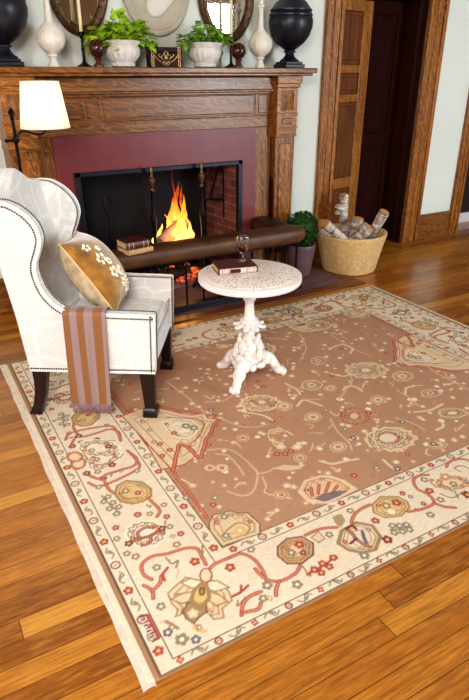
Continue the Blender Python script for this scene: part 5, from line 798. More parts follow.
# ------------------------------------------------------------------ wing chair
CA = R(-32.5)
chair = thing('wing_chair', 'ivory damask wing chair with dark nailheads and dark wooden legs', 'armchair', (.769, 2.80, .012), CA)
BO, BI = .305, .236
front = [(.365,.29),(.372,.45),(.378,.625)]
curve = smooth_line([(.358,0,.564),(.30,0,.566),(.12,0,.570),(-.03,0,.578),(-.09,0,.598),(-.145,0,.660),(-.172,0,.738),(-.172,0,.80),(-.145,0,.866),(-.130,0,.924),(-.145,0,.985),(-.190,0,1.040),(-.248,0,1.076),(-.30,0,1.086),(-.37,0,1.080),(-.42,0,1.06)], 6)
cu = [(p.x, p.z) for p in curve]
prof = [(.346,.262)]+[(.352,.43)]+cu+[(-.392,.96),(-.338,.79),(-.305,.55),(-.280,.262)]
for s in (-1, 1):
    g = G(); b0, b1 = (BI, BO) if s > 0 else (-BO, -BI)
    g.prism(prof, b0, b1, 'xz')
    side = g.build('side_panel', M['damask'], chair, bevel=.013, seg=3, smooth=45)
    # welt along the front edge and nail rows
    edge = [Vector((.347,0,.27)), Vector((.353,0,.43))]+curve
    n = G()
    for off, bb in ((.019, s*(BO+.001)), (.0, None)):
        row = []
        for i, p in enumerate(edge):
            a = edge[max(0, i-1)]; c = edge[min(len(edge)-1, i+1)]; t = (c-a).normalized(); nrm = Vector((-t.z, 0, t.x))   # points away/outwards or inwards
            inward = Vector((-t.z, 0, t.x))
            if bb is not None: q = p+inward*off; row.append(Vector((q.x, bb, q.z)))
            else: q = p-inward*.001; row.append(Vector((q.x, s*(BI+.016), q.z)))
        for q in along(row, .0115): n.ball(q, .0048, 6, 4)
    for q in along([Vector((.340, s*(BO+.001), .276)), Vector((-.272, s*(BO+.001), .274))], .0115): n.ball(q, .0048, 6, 4)
    n.build('nail_trim', M['nail'], side, smooth=180)['kind'] = 'stuff'
    w = G(); w.tube([Vector((p.x, s*(BO-.002), p.z)) for p in edge], .0045, 6); w.tube([(.346, s*(BO-.002), .261), (-.280, s*(BO-.002), .261), ], .006, 6)
    w.build('welt', M['welt'], side, smooth=180)
# back: raked slab with serpentine crest
out = [(-.245,.262),(.245,.262),(.245,1.085)]
for i in range(25):
    b = .245-.49*i/24; out.append((b, 1.105+.078*math.exp(-(b/.105)**2)-.010*math.exp(-((abs(b)-.19)/.05)**2)))
out.append((-.245,1.085))
g = G(); g.prism(out, 0., -.115, 'yz')
for v in g.bm.verts:
    v.co.x += -.165-.215*(v.co.z-.45)
g.build('backrest', M['damask'], chair, bevel=.022, seg=4, smooth=60)
g = G()
def cush(u, v):
    pass
def soft_box(x0, x1, y0, y1, z0, z1, crown):
    g = G()
    for top in (0, 1):
        def fn(u, v):
            s, t = 2*u-1, 2*v-1
            e = (1-abs(s)**6)*(1-abs(t)**6)
            zc = (z0+z1)/2; hh = (z1-z0)/2
            return Vector(((x0+x1)/2+s*(x1-x0)/2, (y0+y1)/2+t*(y1-y0)/2, zc+(1 if top else -1)*(hh*e**.35+crown*(1-s*s)*(1-t*t)*(1 if top else 0))))
        g.grid(fn, 17, 17)
    bmesh.ops.remove_doubles(g.bm, verts=g.bm.verts[:], dist=.0005)
    return g
sc = soft_box(-.18, .342, -.232, .232, .37, .462, .012).build('seat_cushion', M['damask'], chair, smooth=180)
rim = [Vector((.343, -.22, .452)), Vector((.343, .22, .452))]
G().tube(rim, .005, 6).build('welt', M['welt'], sc, smooth=180)
g = G(); g.box(-.25, .340, -.237, .237, .262, .375); ap = g.build('seat_base', M['damask'], chair, bevel=.012)
n = G()
for q in along([Vector((.3405, -.23, .276)), Vector((.3405, .23, .276))], .0115): n.ball(q, .0048, 6, 4)
n.build('nail_trim', M['nail'], ap, smooth=180)['kind'] = 'stuff'
for s in (-1, 1):     # tapered front legs with block feet
    y = s*.266; a = .303; g = G()
    def rect(cx, h, z): return [(cx-h, y-h, z), (cx+h, y-h, z), (cx+h, y+h, z), (cx-h, y+h, z)]
    g.hexa(rect(a, .026, .05), rect(a, .038, .264)); g.hexa(rect(a, .037, 0), rect(a, .036, .04)); g.hexa(rect(a, .036, .04), rect(a, .027, .055))
    g.build('leg', M['mahogany'], chair, bevel=.004)
    g = G(); y = s*.266
    pts = [(-.238,.264,.036),(-.243,.20,.031),(-.252,.13,.028),(-.270,.06,.027),(-.296,.0,.031)]
    for (a0, z0, h0), (a1, z1, h1) in zip(pts, pts[1:]): g.hexa([(a1-h1,y-h1,z1),(a1+h1,y-h1,z1),(a1+h1,y+h1,z1),(a1-h1,y+h1,z1)], [(a0-h0,y-h0,z0),(a0+h0,y-h0,z0),(a0+h0,y+h0,z0),(a0-h0,y+h0,z0)])
    bmesh.ops.remove_doubles(g.bm, verts=g.bm.verts[:], dist=.0005)
    g.build('leg', M['mahogany'], chair, bevel=.004)
CM = Matrix.Translation((.769, 2.80, .012)) @ Matrix.Rotation(CA, 4, 'Z')

# pillow leaning on the back of the chair
pil = thing('throw_pillow', 'gold velvet pillow with white embroidered flowers propped in the wing chair', 'pillow')
Zn = Vector((.80, .12, .56)).normalized(); Yn = Vector((-.557, .03, .83)); Yn = (Yn-Zn*Yn.dot(Zn)).normalized(); Xn = Yn.cross(Zn)
PM = CM @ Matrix.Translation((.012, .0, .680)) @ Matrix((Xn, Yn, Zn)).transposed().to_4x4()
pil.matrix_world = PM
PWd, PHt, PT = .39, .42, .12
def pshape(u, v, sgn):
    s, t = 2*u-1, 2*v-1
    x = PWd/2*s*(1-.10*(1-abs(t)**1.5)*(1 if True else 0)*0-.07*(1-t*t)); y = PHt/2*t*(1-.07*(1-s*s))
    e = max(0, (1-abs(s)**2.4))*max(0, (1-abs(t)**2.4))
    return Vector((x, y, sgn*PT*e**.55))
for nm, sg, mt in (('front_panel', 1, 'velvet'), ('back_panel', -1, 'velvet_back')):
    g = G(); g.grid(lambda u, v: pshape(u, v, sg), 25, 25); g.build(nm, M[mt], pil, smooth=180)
edge = [pshape(k/20, 0, 1) for k in range(20)]+[pshape(1, k/20, 1) for k in range(20)]+[pshape(1-k/20, 1, 1) for k in range(20)]+[pshape(0, 1-k/20, 1) for k in range(20)]
G().tube(edge, .0048, 6, True).build('piping', M['cord'], pil, smooth=180)
g = G(); g2 = G(); pr = random.Random(3)
for (u, v, r) in ((.16,.80,.024),(.20,.60,.036),(.28,.52,.022),(.24,.38,.034),(.40,.34,.034),(.36,.20,.026),(.52,.20,.030),(.30,.72,.018),(.62,.10,.024),(.46,.10,.02)):
    c = pshape(u, v, 1)
    for k in range(5):
        a = 2*pi*k/5+u*9; q = pshape(u+r*.62*cos(a)/PWd, v+r*.62*sin(a)/PHt, 1)
        g.ball(q, (r*.42, r*.42, .006), 8, 5)
    g2.ball(c+Vector((0,0,.004)), r*.2, 6, 4)
    for k in range(4):
        q = pshape(min(.97, max(.03, u+pr.uniform(-.12,.12))), min(.97, max(.03, v+pr.uniform(-.12,.12))), 1); g2.ball(q, (.007, .007, .003), 6, 4)
fl = g.build('embroidery', M['petal'], pil, smooth=180); g2.build('thread_sprig', M['gold_thread'], fl, smooth=180)['kind'] = 'stuff'

# striped throw over the near arm
thr = thing('throw_blanket', 'gold and mauve striped throw with a fringe hanging over the chair arm', 'throw', (.769, 2.80, .012), CA)
path = smooth_line([(-.226,0,.49),(-.226,0,.547),(-.231,0,.578),(-.250,0,.586),(-.272,0,.588),(-.295,0,.586),(-.313,0,.578),(-.319,0,.547),(-.322,0,.48),(-.326,0,.34),(-.329,0,.21),(-.331,0,.098)], 5)
NS, NP = 49, len(path)
cl = []
STR = [(0,.15,'y'),(.15,.33,'m'),(.33,.50,'y'),(.50,.70,'m'),(.70,.90,'y'),(.90,1.01,'m')]
SC_ = {'y': rgb(138, 92, 52), 'm': rgb(150, 124, 122)}
def tfn(u, v):
    i = v*(NP-1); k = min(NP-2, int(i)); p = path[k].lerp(path[k+1], i-k)
    drop = max(0., (.547-p.z)/.47) if p.x < -.31 else 0.
    a = -.072+.204*u-.004*drop+.006*drop*sin(u*5)
    fold = .010*drop*sin(u*11+drop*1.5)+.004*drop*sin(u*23)
    return Vector((a, p.x-abs(fold)*.6-.002-.012*drop, p.z))
g = G(); V = g.grid(tfn, NS, NP)
g.bm.verts.index_update()
me = bpy.data.meshes.new('cloth'); 
cols = np.ones((NS*NP, 4))
for i in range(NS):
    u = i/(NS-1); c = next(SC_[k] for a, b, k in STR if a <= u < b)
    cols[i*NP:(i+1)*NP, :3] = c
bmesh.ops.recalc_face_normals(g.bm, faces=g.bm.faces[:]); g.bm.to_mesh(me); g.bm.free(); add_color(me, cols)
cloth = G.link(me, 'cloth', M['vcol_cloth'], thr, smooth=180, solid=.004)
g = G(); fr = random.Random(2)
for i in range(58):
    p = tfn((i+.5)/58, 1.); d = fr.uniform(-.006, .006)
    g.tube([p+Vector((0,0,.006)), p+Vector((d*.4, fr.uniform(-.004,.003), -.02)), p+Vector((d, fr.uniform(-.005,.003), -.042-fr.uniform(0,.008)))], [.0024,.0022,.0014], 5)
g.build('fringe', M['fringe'], thr, smooth=180)

# ------------------------------------------------------------------ floor lamp
lamp = thing('floor_lamp', 'black swing arm floor lamp with a glowing cream shade behind the wing chair', 'lamp', (.613, 3.5, 0))
G().lathe([(.12,0),(.12,.012),(.10,.022),(.03,.03),(.016,.06)], 28).build('base', M['bronze'], lamp)
G().tube([(0,0,.03),(0,0,1.375)], .0095, 10).build('pole', M['bronze'], lamp)
G().lathe([(.009,1.37),(.014,1.378),(.008,1.388),(.018,1.402),(.019,1.412),(.012,1.424),(.003,1.432)], 14).build('finial', M['bronze'], lamp)
g = G().tube(smooth_line([(0,0,1.262),(.02,0,1.30),(.05,0,1.315),(.085,0,1.305),(.125,0,1.295),(.155,0,1.302),(.17,0,1.33),(.17,0,1.37)]), .0075, 8)
g.tube([(-.045,0,1.268),(.02,0,1.268)], .007, 8); g.ball((-.048,0,1.268), .011, 8, 6); g.ball((0,0,1.268), (.017,.017,.024), 10, 6)
g.build('swing_arm', M['bronze'], lamp)
g = G(); prf = [(.134, 1.326), (.100, 1.562)]
V = g.grid(lambda u, v: Vector((.17+(.134-.034*v)*cos(2*pi*u), (.134-.034*v)*sin(2*pi*u), 1.326+.236*v)), 40, 6, True)
sh = g.build('lamp_shade', M['shade'], lamp, smooth=180, solid=.002)
for z, r in ((1.327, .1345), (1.561, .1005)): G().tube([(.17+r*cos(2*pi*k/40), r*sin(2*pi*k/40), z) for k in range(40)], .0022, 6, True).build('shade_trim', M['welt'], sh, smooth=180)
G().ball((.17,0,1.42), (.028,.028,.038), 14, 10).build('bulb', M['shade'], lamp, smooth=180)

# ------------------------------------------------------------------ pedestal table
tb = thing('pedestal_table', 'round white cast iron pedestal table with a speckled stone top on the rug', 'table', (1.52, 2.50, .012))
G().lathe([(.255,.590),(.272,.594),(.276,.604),(.270,.612),(.276,.618),(.275,.626),(.262,.631),(.20,.632)], 64).build('tabletop', M['chalk'], tb)
G().lathe([(.247,.622),(.247,.6335),(.243,.635),(.12,.635),(.01,.635)], 64).build('stone_inlay', M['terrazzo'], tb)
col = G().lathe([(.07,.592),(.05,.582),(.026,.566),(.024,.52),(.034,.505),(.036,.488),(.026,.475),(.024,.462),(.028,.40),(.033,.378),(.050,.37),(.052,.358),(.040,.350),(.030,.34),(.028,.31)], 28).build('column', M['chalk'], tb)
g = G()
for k in range(8):     # flaring leaf collar
    a = 2*pi*k/8; mx = Matrix.Rotation(a, 4, 'Z')
    g.ball(mx @ Vector((.056,0,.338)), (.034,.021,.011), 10, 6, mx=mx @ Matrix.Rotation(R(18), 4, 'Y'))
    g.ball(mx @ Vector((.084,0,.334)), (.010,.013,.010), 8, 6, mx=mx)
g.build('leaf_collar', M['chalk'], tb, smooth=60)
g = G().lathe([(.02,.31),(.032,.305),(.036,.288),(.030,.272),(.034,.26),(.052,.235),(.058,.205),(.062,.17),(.085,.145),(.082,.125),(.06,.115),(.05,.09)], 36, fn=lambda r, z, a: r*(1+.10*cos(3*a+pi/2*0)+.07*cos(9*a)*(1 if z < .26 else .2)))
for k in range(3):     # acanthus leaves and cherub-like swags on the bulb
    a = 2*pi*k/3+R(-38); mx = Matrix.Rotation(a, 4, 'Z')
    g.ball(mx @ Vector((.060,0,.215)), (.020,.030,.045), 10, 8, mx=mx @ Matrix.Rotation(R(-10), 4, 'Y'))
    g.ball(mx @ Vector((.082,.0,.155)), (.018,.046,.026), 10, 8, mx=mx)
    for s in (-1, 1):
        g.ball(mx @ Vector((.066,s*.045,.175)), (.018,.022,.040), 10, 8, mx=mx @ Matrix.Rotation(R(20*s), 4, 'X'))
        g.ball(mx @ Vector((.050,s*.03,.25)), (.014,.016,.026), 8, 6, mx=mx)
g.build('base', M['chalk_rust'], tb, smooth=60)
for k, a in enumerate((R(-143), R(-15), R(112))):
    pts = smooth_line([(.035,0,.12),(.08,0,.135),(.125,0,.115),(.155,0,.07),(.178,0,.032),(.205,0,.022)], 5)
    rad = [.036-.014*i/(len(pts)-1) for i in range(len(pts))]
    mx = Matrix.Rotation(a, 4, 'Z'); g = G()
    g.tube([mx @ p for p in pts], rad, 12)
    g.ball(mx @ Vector((.205,0,.022)), (.026,.026,.0215), 12, 8)
    for s in (-1, 1):
        g.ball(mx @ Vector((.205,s*.020,.024)), (.020,.012,.020), 10, 8, mx=mx)
        g.ball(mx @ Vector((.09,s*.030,.118)), (.036,.016,.024), 10, 8, mx=mx @ Matrix.Rotation(R(30), 4, 'Y'))
        g.ball(mx @ Vector((.14,s*.024,.086)), (.030,.014,.020), 10, 8, mx=mx @ Matrix.Rotation(R(50), 4, 'Y'))
        g.ball(mx @ Vector((.055,s*.05,.10)), (.030,.018,.020), 10, 8, mx=mx)
    g.ball(mx @ Vector((.105,0,.145)), (.030,.020,.014), 10, 8, mx=mx @ Matrix.Rotation(R(30), 4, 'Y'))
    g.build('foot', M['chalk'], tb, smooth=60)

# books
def book(name, label, loc, rz, L, Wd, H, cover, spine_side, group=None):
    b = thing(name, label, 'book', loc, rz, group); t = .004
    g = G(); g.box(-L/2, L/2, -Wd/2, Wd/2, 0, t); g.box(-L/2, L/2, -Wd/2, Wd/2, H-t, H)
    g.prism([(-Wd/2-.002, 0), (-Wd/2-.007, H*.25), (-Wd/2-.009, H*.5), (-Wd/2-.007, H*.75), (-Wd/2-.002, H), (-Wd/2+.004, H), (-Wd/2+.004, 0)], -L/2, L/2, 'yz')
    cv = g.build('cover', M[cover], b, bevel=.0015)
    G().box(-L/2+.005, L/2-.005, -Wd/2+.003, Wd/2-.005, t, H-t).build('pages', M['pages'], b, smooth=0)
    g = G()
    for k in (-.40, -.22, .22, .40): G().prism([(-Wd/2-.004, H*.06), (-Wd/2-.0095, H*.3), (-Wd/2-.0115, H*.5), (-Wd/2-.0095, H*.7), (-Wd/2-.004, H*.94), (-Wd/2, H*.5)], L*k-.003, L*k+.003, 'yz').build('spine_band', M['gilt_tool'], b)
    if spine_side: G().prism([(-Wd/2-.0052, H*.1), (-Wd/2-.0098, H*.5), (-Wd/2-.0052, H*.9), (-Wd/2, H*.5)], -L*.47, L*.47, 'yz').build('worn_spine', M['vellum'], b); G().prism([(-Wd/2-.0068, H*.2), (-Wd/2-.0108, H*.5), (-Wd/2-.0068, H*.8), (-Wd/2, H*.5)], -L*.24, L*.06, 'yz').build('spine_label', M['book_red'], b)
    return b
bk = book('book', 'dark red leather book lying under the glass on the pedestal table', (1.475, 2.59, .647), R(-14), .215, .15, .036, 'book_red', True)
book('book', 'tan vellum bound book at the bottom of the stack on the fender seat', (1.30, 3.645, .512), R(12), .19, .155, .034, 'book_tan', False, 'books stacked on the fender')
book('book', 'dark brown leather book with banded spine on top of the fender stack', (1.292, 3.65, .547), R(8), .175, .145, .048, 'book_brown', False, 'books stacked on the fender')
# glass of red wine
wg = thing('wine_glass', 'small stemmed glass of red wine standing on the book on the table', 'glass', (1.535, 2.60, .684))
gp = [(.030,0),(.031,.002),(.012,.005),(.0055,.012),(.005,.034),(.012,.044),(.026,.056),(.033,.074),(.035,.098),(.033,.122),(.030,.138)]
inn = [(.0288,.138),(.0318,.122),(.0338,.098),(.0318,.075),(.025,.0585),(.010,.048),(.001,.047)]
g = G().lathe(gp+inn, 32); g.build('glass_body', M['glass'], wg, smooth=60)
G().lathe([(.001,.0474),(.010,.0484),(.0248,.0590),(.0314,.0755),(.0330,.088),(.001,.088)], 32).build('wine', M['wine'], wg, smooth=60)

# ------------------------------------------------------------------ log tub, logs, topiary
tub = thing('log_tub', 'round tan stone tub full of birch logs beside the doorway', 'tub', (3.395, 3.865, 0))
G().lathe([(.20,0),(.232,.006),(.24,.03),(.268,.15),(.297,.27),(.312,.325),(.314,.338),(.306,.345),(.286,.342),(.276,.33),(.255,.22),(.23,.06),(.0,.05)], 56,
          fn=lambda r, z, a: r*(1+.008*sin(5*a+z*9)+.006*sin(11*a))).build('stone_shell', M['stone_tub'], tub, smooth=60)
def birch(p0, p1, r, label, knots=()):
    p0, p1 = Vector(p0), Vector(p1); d = p1-p0; L = d.length
    o = thing('birch_log', label, 'firewood', p0, 0, 'birch logs in the stone tub'); o.rotation_euler = d.to_track_quat('Z', 'Y').to_euler()
    g = G(); rn = random.Random(int(r*1e4)+int(L*1e3))
    n = 8; ph = rn.uniform(0, 6)
    g.lathe([(r*(1+.07*sin(i*1.7+ph)), L*i/n) for i in range(n+1)], 18, fn=lambda rr, z, a: rr*(1+.05*sin(2*a+ph)+.03*sin(5*a+z*20)))
    for (z, a, l) in knots: g.tube([(0,0,L*z),(cos(a)*r*1.1,sin(a)*r*1.1,L*z+.02),(cos(a)*(r+l),sin(a)*(r+l),L*z+.02+l*.6)], [r*.7,r*.6,r*.5], 10)
    b = g.build('bark', M['birch'], o, smooth=60)
    G().lathe([(r*.90, L-.002), (r*.92, L+.004), (r*.5, L+.006), (.002, L+.006)], 18).build('cut_face', M['cutwood'], b, smooth=30)
    return o
birch((3.488,4.056,.2), (3.451,4.075,.624), .043, 'tall knotty birch log standing upright in the tub', ((.50,3.6,.045),(.68,-.9,.05),(.56,-1.4,.03)))
birch((3.43,3.738,.139), (3.028,3.784,.469), .040, 'white birch log leaning left across the tub')
birch((3.316,3.922,.098), (3.492,3.751,.39), .060, 'thick birch log with its round sawn end facing the room')
birch((3.583,3.903,.134), (3.641,3.737,.51), .045, 'slim birch log leaning against the right rim of the tub')
birch((3.48,3.944,.11), (3.496,3.907,.436), .052, 'short birch log sticking up behind the thick sawn one')
birch((3.384,4.008,.2), (3.124,3.976,.403), .060, 'brown birch log at the left rim of the tub behind the white one')
top = thing('potted_topiary', 'clipped green boxwood ball in a plum pot at the end of the fender', 'plant', (2.875, 3.895, .010))
G().lathe([(.07,0),(.086,.004),(.092,.02),(.108,.14),(.122,.25),(.126,.275),(.122,.285),(.112,.285),(.106,.26),(.085,.04),(.0,.03)], 40).build('pot', M['purple_pot'], top, smooth=60)
G().lathe([(.108,.25),(.06,.262),(.002,.265)], 24).build('soil', M['soil'], top)
G().tube([(0,0,.25),(.003,0,.40)], .012, 8).build('stem', M['turned_wood'], top)
def leaf_blade(g, base, dirv, L, W, droop, lobes=False):
    d = Vector(dirv).normalized(); s = d.cross(Vector((0,0,1)))
    s = s.normalized() if s.length > .05 else Vector((1,0,0)); n = s.cross(d)
    if lobes: sh = [(0,0),(.25,.5),(.18,.9),(.48,.62),(.62,.95),(.78,.45),(1,0)]
    else: sh = [(0,0),(.3,.9),(.6,.95),(1,0)]
    mid = []; Lp = []; Rp = []
    for t, w in sh:
        c = Vector(base)+d*(L*t)-Vector((0,0,1))*(droop*t*t*L)
        mid.append(g.bm.verts.new(c-n*(W*.10*w))); 
        if w > 0: Lp.append(g.bm.verts.new(c+s*(W*w*.5)+n*W*.08*w)); Rp.append(g.bm.verts.new(c-s*(W*w*.5)+n*W*.08*w))
        else: Lp.append(None); Rp.append(None)
    for i in range(len(sh)-1):
        for side, flip in ((Lp, 0), (Rp, 1)):
            f = [mid[i], mid[i+1], side[i+1], side[i]]; f = [v for v in f if v is not None]
            if len(f) >= 3: g.bm.faces.new(list(reversed(f)) if flip else f)
g = G(); lr = random.Random(11)
for i in range(1500):
    a = lr.uniform(0, 2*pi); z = lr.uniform(-1, 1); q = math.sqrt(1-z*z); d = Vector((q*cos(a), q*sin(a), z))
    bump = 1+.10*mnoise.noise(d*3.1)+.05*mnoise.noise(d*9)
    p = Vector((0,0,.415))+Vector((d.x*.128, d.y*.128, d.z*.130))*bump*lr.uniform(.86, 1.02)
    leaf_blade(g, p, d+Vector((lr.uniform(-.8,.8), lr.uniform(-.8,.8), lr.uniform(-.4,.9))), .024, .015, .2)
g.ball((0,0,.415), .108, 16, 12)
g.build('foliage', M['topiary'], top, smooth=0)
# ------------------------------------------------------------------ things on the mantel shelf
MZ, MY = 1.637, 4.10
urn = thing('urn', 'large black globe urn on a square plinth at the right end of the mantel shelf', 'urn', (2.825, MY, MZ), group='pair of black urns')
g = G(); g.box(-.098, .098, -.098, .098, 0, .028); g.box(-.084, .084, -.084, .084, .028, .046); g.build('plinth', M['urn'], urn, bevel=.004)
G().lathe([(.085,.046),(.082,.058),(.060,.070),(.042,.090),(.036,.110),(.050,.116),(.052,.126),(.040,.134),(.06,.142),(.115,.180),(.160,.235),(.184,.300),(.187,.345),(.178,.375),(.183,.379),(.183,.389),(.176,.394),(.170,.410),(.176,.414),(.176,.424),(.165,.430),(.13,.475),(.08,.51),(.05,.525),(.035,.535),(.04,.55),(.045,.57),(.03,.59),(.003,.60)], 56,
          fn=lambda r, z, a: r*(1+.006*sin(36*a)*(1 if .14 < z < .37 else 0))).build('body', M['urn'], urn, smooth=50)
urn.scale = (.89, .89, .92)
dup(urn, (.735, MY, MZ), 'large black globe urn on a square plinth at the left end of the mantel shelf')
gv = thing('gourd_vase', 'cream ribbed globe vase with a long slender neck beside the right black urn', 'vase', (2.56, MY, MZ), group='pair of cream long-necked vases')
G().lathe([(.042,0),(.042,.008),(.032,.022),(.024,.042),(.022,.056),(.034,.060),(.034,.068),(.026,.074),(.045,.084),(.078,.112),(.094,.150),(.092,.185),(.072,.220),(.045,.244),(.028,.262),(.023,.290),(.020,.340),(.019,.390),(.024,.402),(.032,.408),(.032,.418),(.022,.424),(.019,.44),(.024,.455),(.004,.47)], 48,
          fn=lambda r, z, a: r*(1+(.028*cos(20*a)+.012*sin(z*420) if .08 < z < .25 else .0))).build('body', M['cream_ceramic'], gv, smooth=40)
gv.scale = (.92, .92, .97)
dup(gv, (1.022, MY, MZ), 'cream ribbed globe vase with a long slender neck beside the left black urn')
cs = thing('candlestick', 'slim black candlestick with a tall cream taper before the left mirror', 'candlestick', (1.245, 4.19, MZ), group='candlesticks with tapers')
G().lathe([(.050,0),(.050,.006),(.032,.014),(.014,.026),(.010,.04),(.009,.10),(.014,.106),(.009,.112),(.008,.165),(.014,.172),(.010,.178),(.018,.186),(.019,.205),(.012,.207)], 18).build('stem', M['iron'], cs)
G().lathe([(.0115,.203),(.0112,.30),(.0105,.50),(.004,.515)], 14).build('candle', M['wax'], cs)
dup(cs, (2.36, 4.19, MZ), 'slim black candlestick with a cream taper before the right mirror')
sp = thing('sphere_ornament', 'marbled brown ball on a turned wooden stand by the left candlestick', 'ornament', (1.300, 4.06, MZ), group='brown balls on stands')
G().lathe([(.034,0),(.034,.010),(.022,.018),(.016,.032),(.022,.048),(.026,.054),(.012,.060)], 24).build('stand', M['turned_wood'], sp)
G().ball((0,0,.108), .053, 28, 18).build('ball', M['burl'], sp, smooth=180)
dup(sp, (2.335, 4.035, MZ), 'dark brown ball on a turned stand under the right mirror')

def planter(loc, label, mat, seed, spread, n, sz):
    t = thing('planter', label, 'plant', loc, group='white planters of green leaves')
    G().lathe([(.070,0),(.080,.006),(.082,.020),(.074,.026),(.088,.040),(.108,.070),(.116,.100),(.112,.118),(.106,.122),(.114,.130),(.124,.150),(.118,.156),(.106,.150),(.096,.12),(.07,.05),(.0,.045)], 60,
              fn=lambda r, z, a: r*(1+(.04*cos(18*a)+.012*sin(z*400) if .026 < z < .115 else 0)+(.035*cos(9*a) if z > .125 else 0))).build('bowl', M['white_ceramic'], t, smooth=40)
    lr = random.Random(seed); g = G(); st = G()
    for i in range(n):
        a = lr.uniform(0, 2*pi); el = lr.uniform(.0, 1.); rr = spread*lr.uniform(.3, 1.)*(1 if abs(sin(a)) < .6 else .75)
        tip = Vector((rr*cos(a)*1.1, rr*sin(a)*.62, .155+.155*(1-rr/spread*.45)*el+lr.uniform(-.03,.02)-.04*(rr/spread)**2))
        b = Vector((.05*cos(a), .05*sin(a), .14)); m = b.lerp(tip, .6)+Vector((0,0,.035))
        st.tube([b, m, tip], .0022, 5)
        for k in range(3):
            d = Vector((cos(a)+lr.uniform(-1,1), .7*sin(a)+lr.uniform(-1,.6), lr.uniform(-.25,.75)))
            leaf_blade(g, tip+Vector((0,0,-.01*k)), d, lr.uniform(.6,1.)*sz, lr.uniform(.55,.85)*sz, lr.uniform(.1,.6), True)
    st.build('stems', M['stem'], t); g.build('foliage', M[mat], t, smooth=0)
    return t
planter((1.475, 4.08, MZ), 'white fluted planter of bright lime leaves left of the dark box', 'fern', 5, .18, 95, .095)
planter((2.085, 4.08, MZ), 'white fluted planter of green leaves below the right mirror', 'fern2', 9, .175, 80, .07)
bx = thing('keepsake_box', 'dark red box with gilt filigree mounts between the two planters', 'box', (1.775, 4.09, MZ), R(-10))
g = G(); g.box(-.112, .112, -.06, .06, 0, .088); g.build('case', M['box'], bx, bevel=.003)
g = G(); g.box(-.114, .114, -.062, .062, .090, .122); g.build('lid', M['box'], bx, bevel=.008, seg=3)
g = G(); yf = -.0635
def filig(g, pts, r=.0028): g.tube(smooth_line([(x, yf, z) for x, z in pts], 5), r, 5)
for s in (-1, 1):
    for z in (.012, .032, .052, .072, .094, .112):
        filig(g, [(s*.092+.008*cos(k*pi/3), z+.008*sin(k*pi/3)) for k in range(7)]); filig(g, [(s*.092-.011, z+.004), (s*.092-.004, z+.012), (s*.092+.010, z+.006)])
    filig(g, [(s*.082,.075),(s*.066,.055),(s*.045,.038),(s*.022,.030),(0,.028)], .0034)
    filig(g, [(0,.07),(s*.018,.074),(s*.034,.064),(s*.03,.052),(s*.018,.05)]); filig(g, [(0,.098),(s*.012,.09),(s*.012,.078),(0,.07)])
    filig(g, [(0,.012),(s*.016,.016),(s*.02,.03),(s*.008,.04)]); filig(g, [(s*.04,.06),(s*.052,.072),(s*.045,.08)])
g.ball((0, yf, .058), (.011,.005,.013), 10, 6); g.ball((0, yf, .024), (.008,.004,.008), 10, 6)
g.build('gilt_mount', M['gilt'], bx, smooth=60)

def mirror(loc, rx, rz, label):
    t = thing('oval_mirror', label, 'mirror', loc, group='oval wall mirrors'); g = G(); fw = .064
    sec = [(0,0),(0,-.02),(.010,-.030),(.022,-.024),(.032,-.028),(.046,-.036),(.058,-.030),(.064,-.016),(.064,0)]
    def fn(u, v):
        a = 2*pi*u; i = v*(len(sec)-1); k = min(len(sec)-2, int(i)); w = i-k
        o = sec[k][0]*(1-w)+sec[k+1][0]*w; d = sec[k][1]*(1-w)+sec[k+1][1]*w
        d -= .003*abs(sin(24*a))*(1 if .3 < v < .8 else 0)
        return Vector(((rx-fw+o)*cos(a), d, (rz-fw+o)*sin(a)))
    g.grid(fn, 120, 9, True); g.build('frame', M['mirror_frame'], t, smooth=50)
    g = G(); g.prism([((rx-fw+.004)*cos(2*pi*k/64), (rz-fw+.004)*sin(2*pi*k/64)) for k in range(64)], -.010, -.006, 'xz'); g.build('looking_glass', M['mirror'], t, smooth=0)
mirror((1.272, WY-.003, 2.135), .205, .318, 'oval mirror in a carved bronze frame above the left candlestick')
mirror((2.365, WY-.003, 2.125), .232, .328, 'oval mirror in a carved bronze frame above the right planter')
pq = thing('wall_medallion', 'pale oval plaster medallion with a white relief on the wall above the box', 'plaque', (1.815, WY-.003, 2.15))
g = G(); sec = [(0,0),(0,-.020),(.006,-.030),(.016,-.032),(.024,-.024),(.036,-.022),(.042,-.026),(.050,-.018)]
rx, rz = .255, .318
def mf(u, v):
    a = 2*pi*u; i = v*(len(sec)-1); k = min(len(sec)-2, int(i)); w = i-k
    o = sec[k][0]*(1-w)+sec[k+1][0]*w; d = sec[k][1]*(1-w)+sec[k+1][1]*w
    return Vector(((rx-o)*cos(a), d, (rz-o)*sin(a)))
V = g.grid(mf, 96, 15, True); g.bm.faces.new([V[i][14] for i in range(96)])
g.build('oval_plate', M['plaque'], pq, smooth=50)
def relief(poly, depth, name):
    g = G(); P = smooth_line([(x, 0, z) for x, z in poly], 5, True); n = len(P); c = sum(P, Vector())/n
    rings = []
    for s, d in ((1., -.016), (.97, -.016-depth*.55), (.85, -.016-depth*.85), (.5, -.016-depth)):
        rings.append([g.bm.verts.new((c.x+(p.x-c.x)*s, d, c.z+(p.z-c.z)*s)) for p in P])
    for a, b in zip(rings, rings[1:]):
        for k in range(n): g.bm.faces.new((a[k], a[(k+1)%n], b[(k+1)%n], b[k]))
    g.bm.faces.new(rings[-1]); return g.build(name, M['plaster'], pq, smooth=60)
relief([(-.075,-.175),(-.03,-.205),(.03,-.190),(.085,-.14),(.135,-.085),(.12,-.07),(.07,-.05),(.045,.0),(.05,.05),(-.02,.07),(-.06,.02),(-.06,-.06),(-.085,-.12)], .028, 'relief_bust')
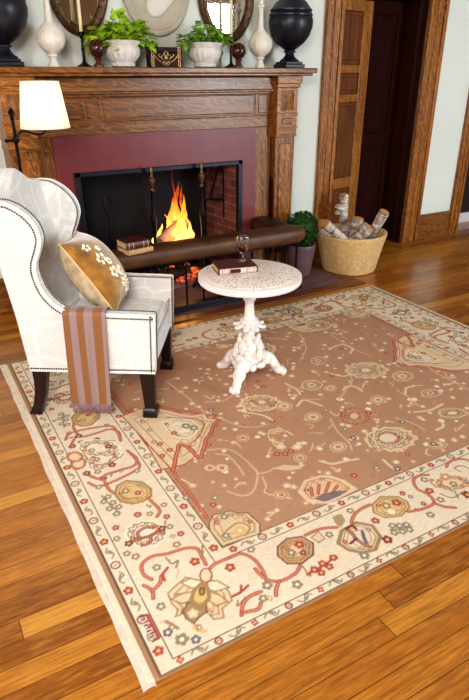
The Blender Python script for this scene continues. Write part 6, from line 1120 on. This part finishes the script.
relief([(-.07,.05),(.045,.03),(.075,.06),(.08,.10),(.095,.13),(.08,.155),(.075,.20),(.02,.24),(-.06,.23),(-.10,.17),(-.095,.09)], .034, 'relief_head')

# ------------------------------------------------------------------ light, sky, camera
def area(name, loc, target, sx, sy, power, color, spread=180):
    l = bpy.data.lights.new(name, 'AREA'); l.shape = 'RECTANGLE'; l.size = sx; l.size_y = sy; l.energy = power; l.color = color; l.spread = R(spread)
    o = bpy.data.objects.new(name, l); COL.objects.link(o); o.location = loc
    o.rotation_euler = (Vector(target)-Vector(loc)).to_track_quat('-Z', 'Y').to_euler(); return o
area('window_daylight', (-2.75, .35, 1.75), (1.2, 2.2, .4), 4.2, 2.1, 76, (1., .98, .96))
area('key_softbox', (-.9, -.9, 2.75), (1.3, 3.0, .3), 1.1, 1.1, 70, (1., .96, .91), 120)
area('window_daylight', (5.85, -2.9, 1.8), (4.6, 3.5, .6), 1.0, 2.0, 250, (.74, .89, 1.))
def point(name, loc, power, color, rad=.05):
    l = bpy.data.lights.new(name, 'POINT'); l.energy = power; l.color = color; l.shadow_soft_size = rad
    o = bpy.data.objects.new(name, l); COL.objects.link(o); o.location = loc; return o
point('lamp_bulb', (.783, 3.5, 1.44), 3., (1., .9, .78), .04)
point('fire_glow', (1.9, 4.2, .45), 3.5, (1., .45, .12), .1)
W = bpy.data.worlds.new('sky'); SC.world = W; W.use_nodes = True
nt = W.node_tree; bg = nt.nodes['Background']
bg.inputs['Color'].default_value = (.80, .90, 1., 1); bg.inputs['Strength'].default_value = 1.6

cam = bpy.data.cameras.new('camera'); co_ = bpy.data.objects.new('camera', cam); COL.objects.link(co_)
cam.sensor_fit = 'VERTICAL'; cam.sensor_height = 36.; cam.lens = 575./700*36.; cam.clip_start = .05
co_.location = (0, 0, 1.6)
co_.rotation_euler = (R(90-25.7), 0, R(-29.7))
SC.camera = co_
SC.view_settings.view_transform = 'Standard'; SC.view_settings.look = 'Medium High Contrast'; SC.view_settings.exposure = 0.
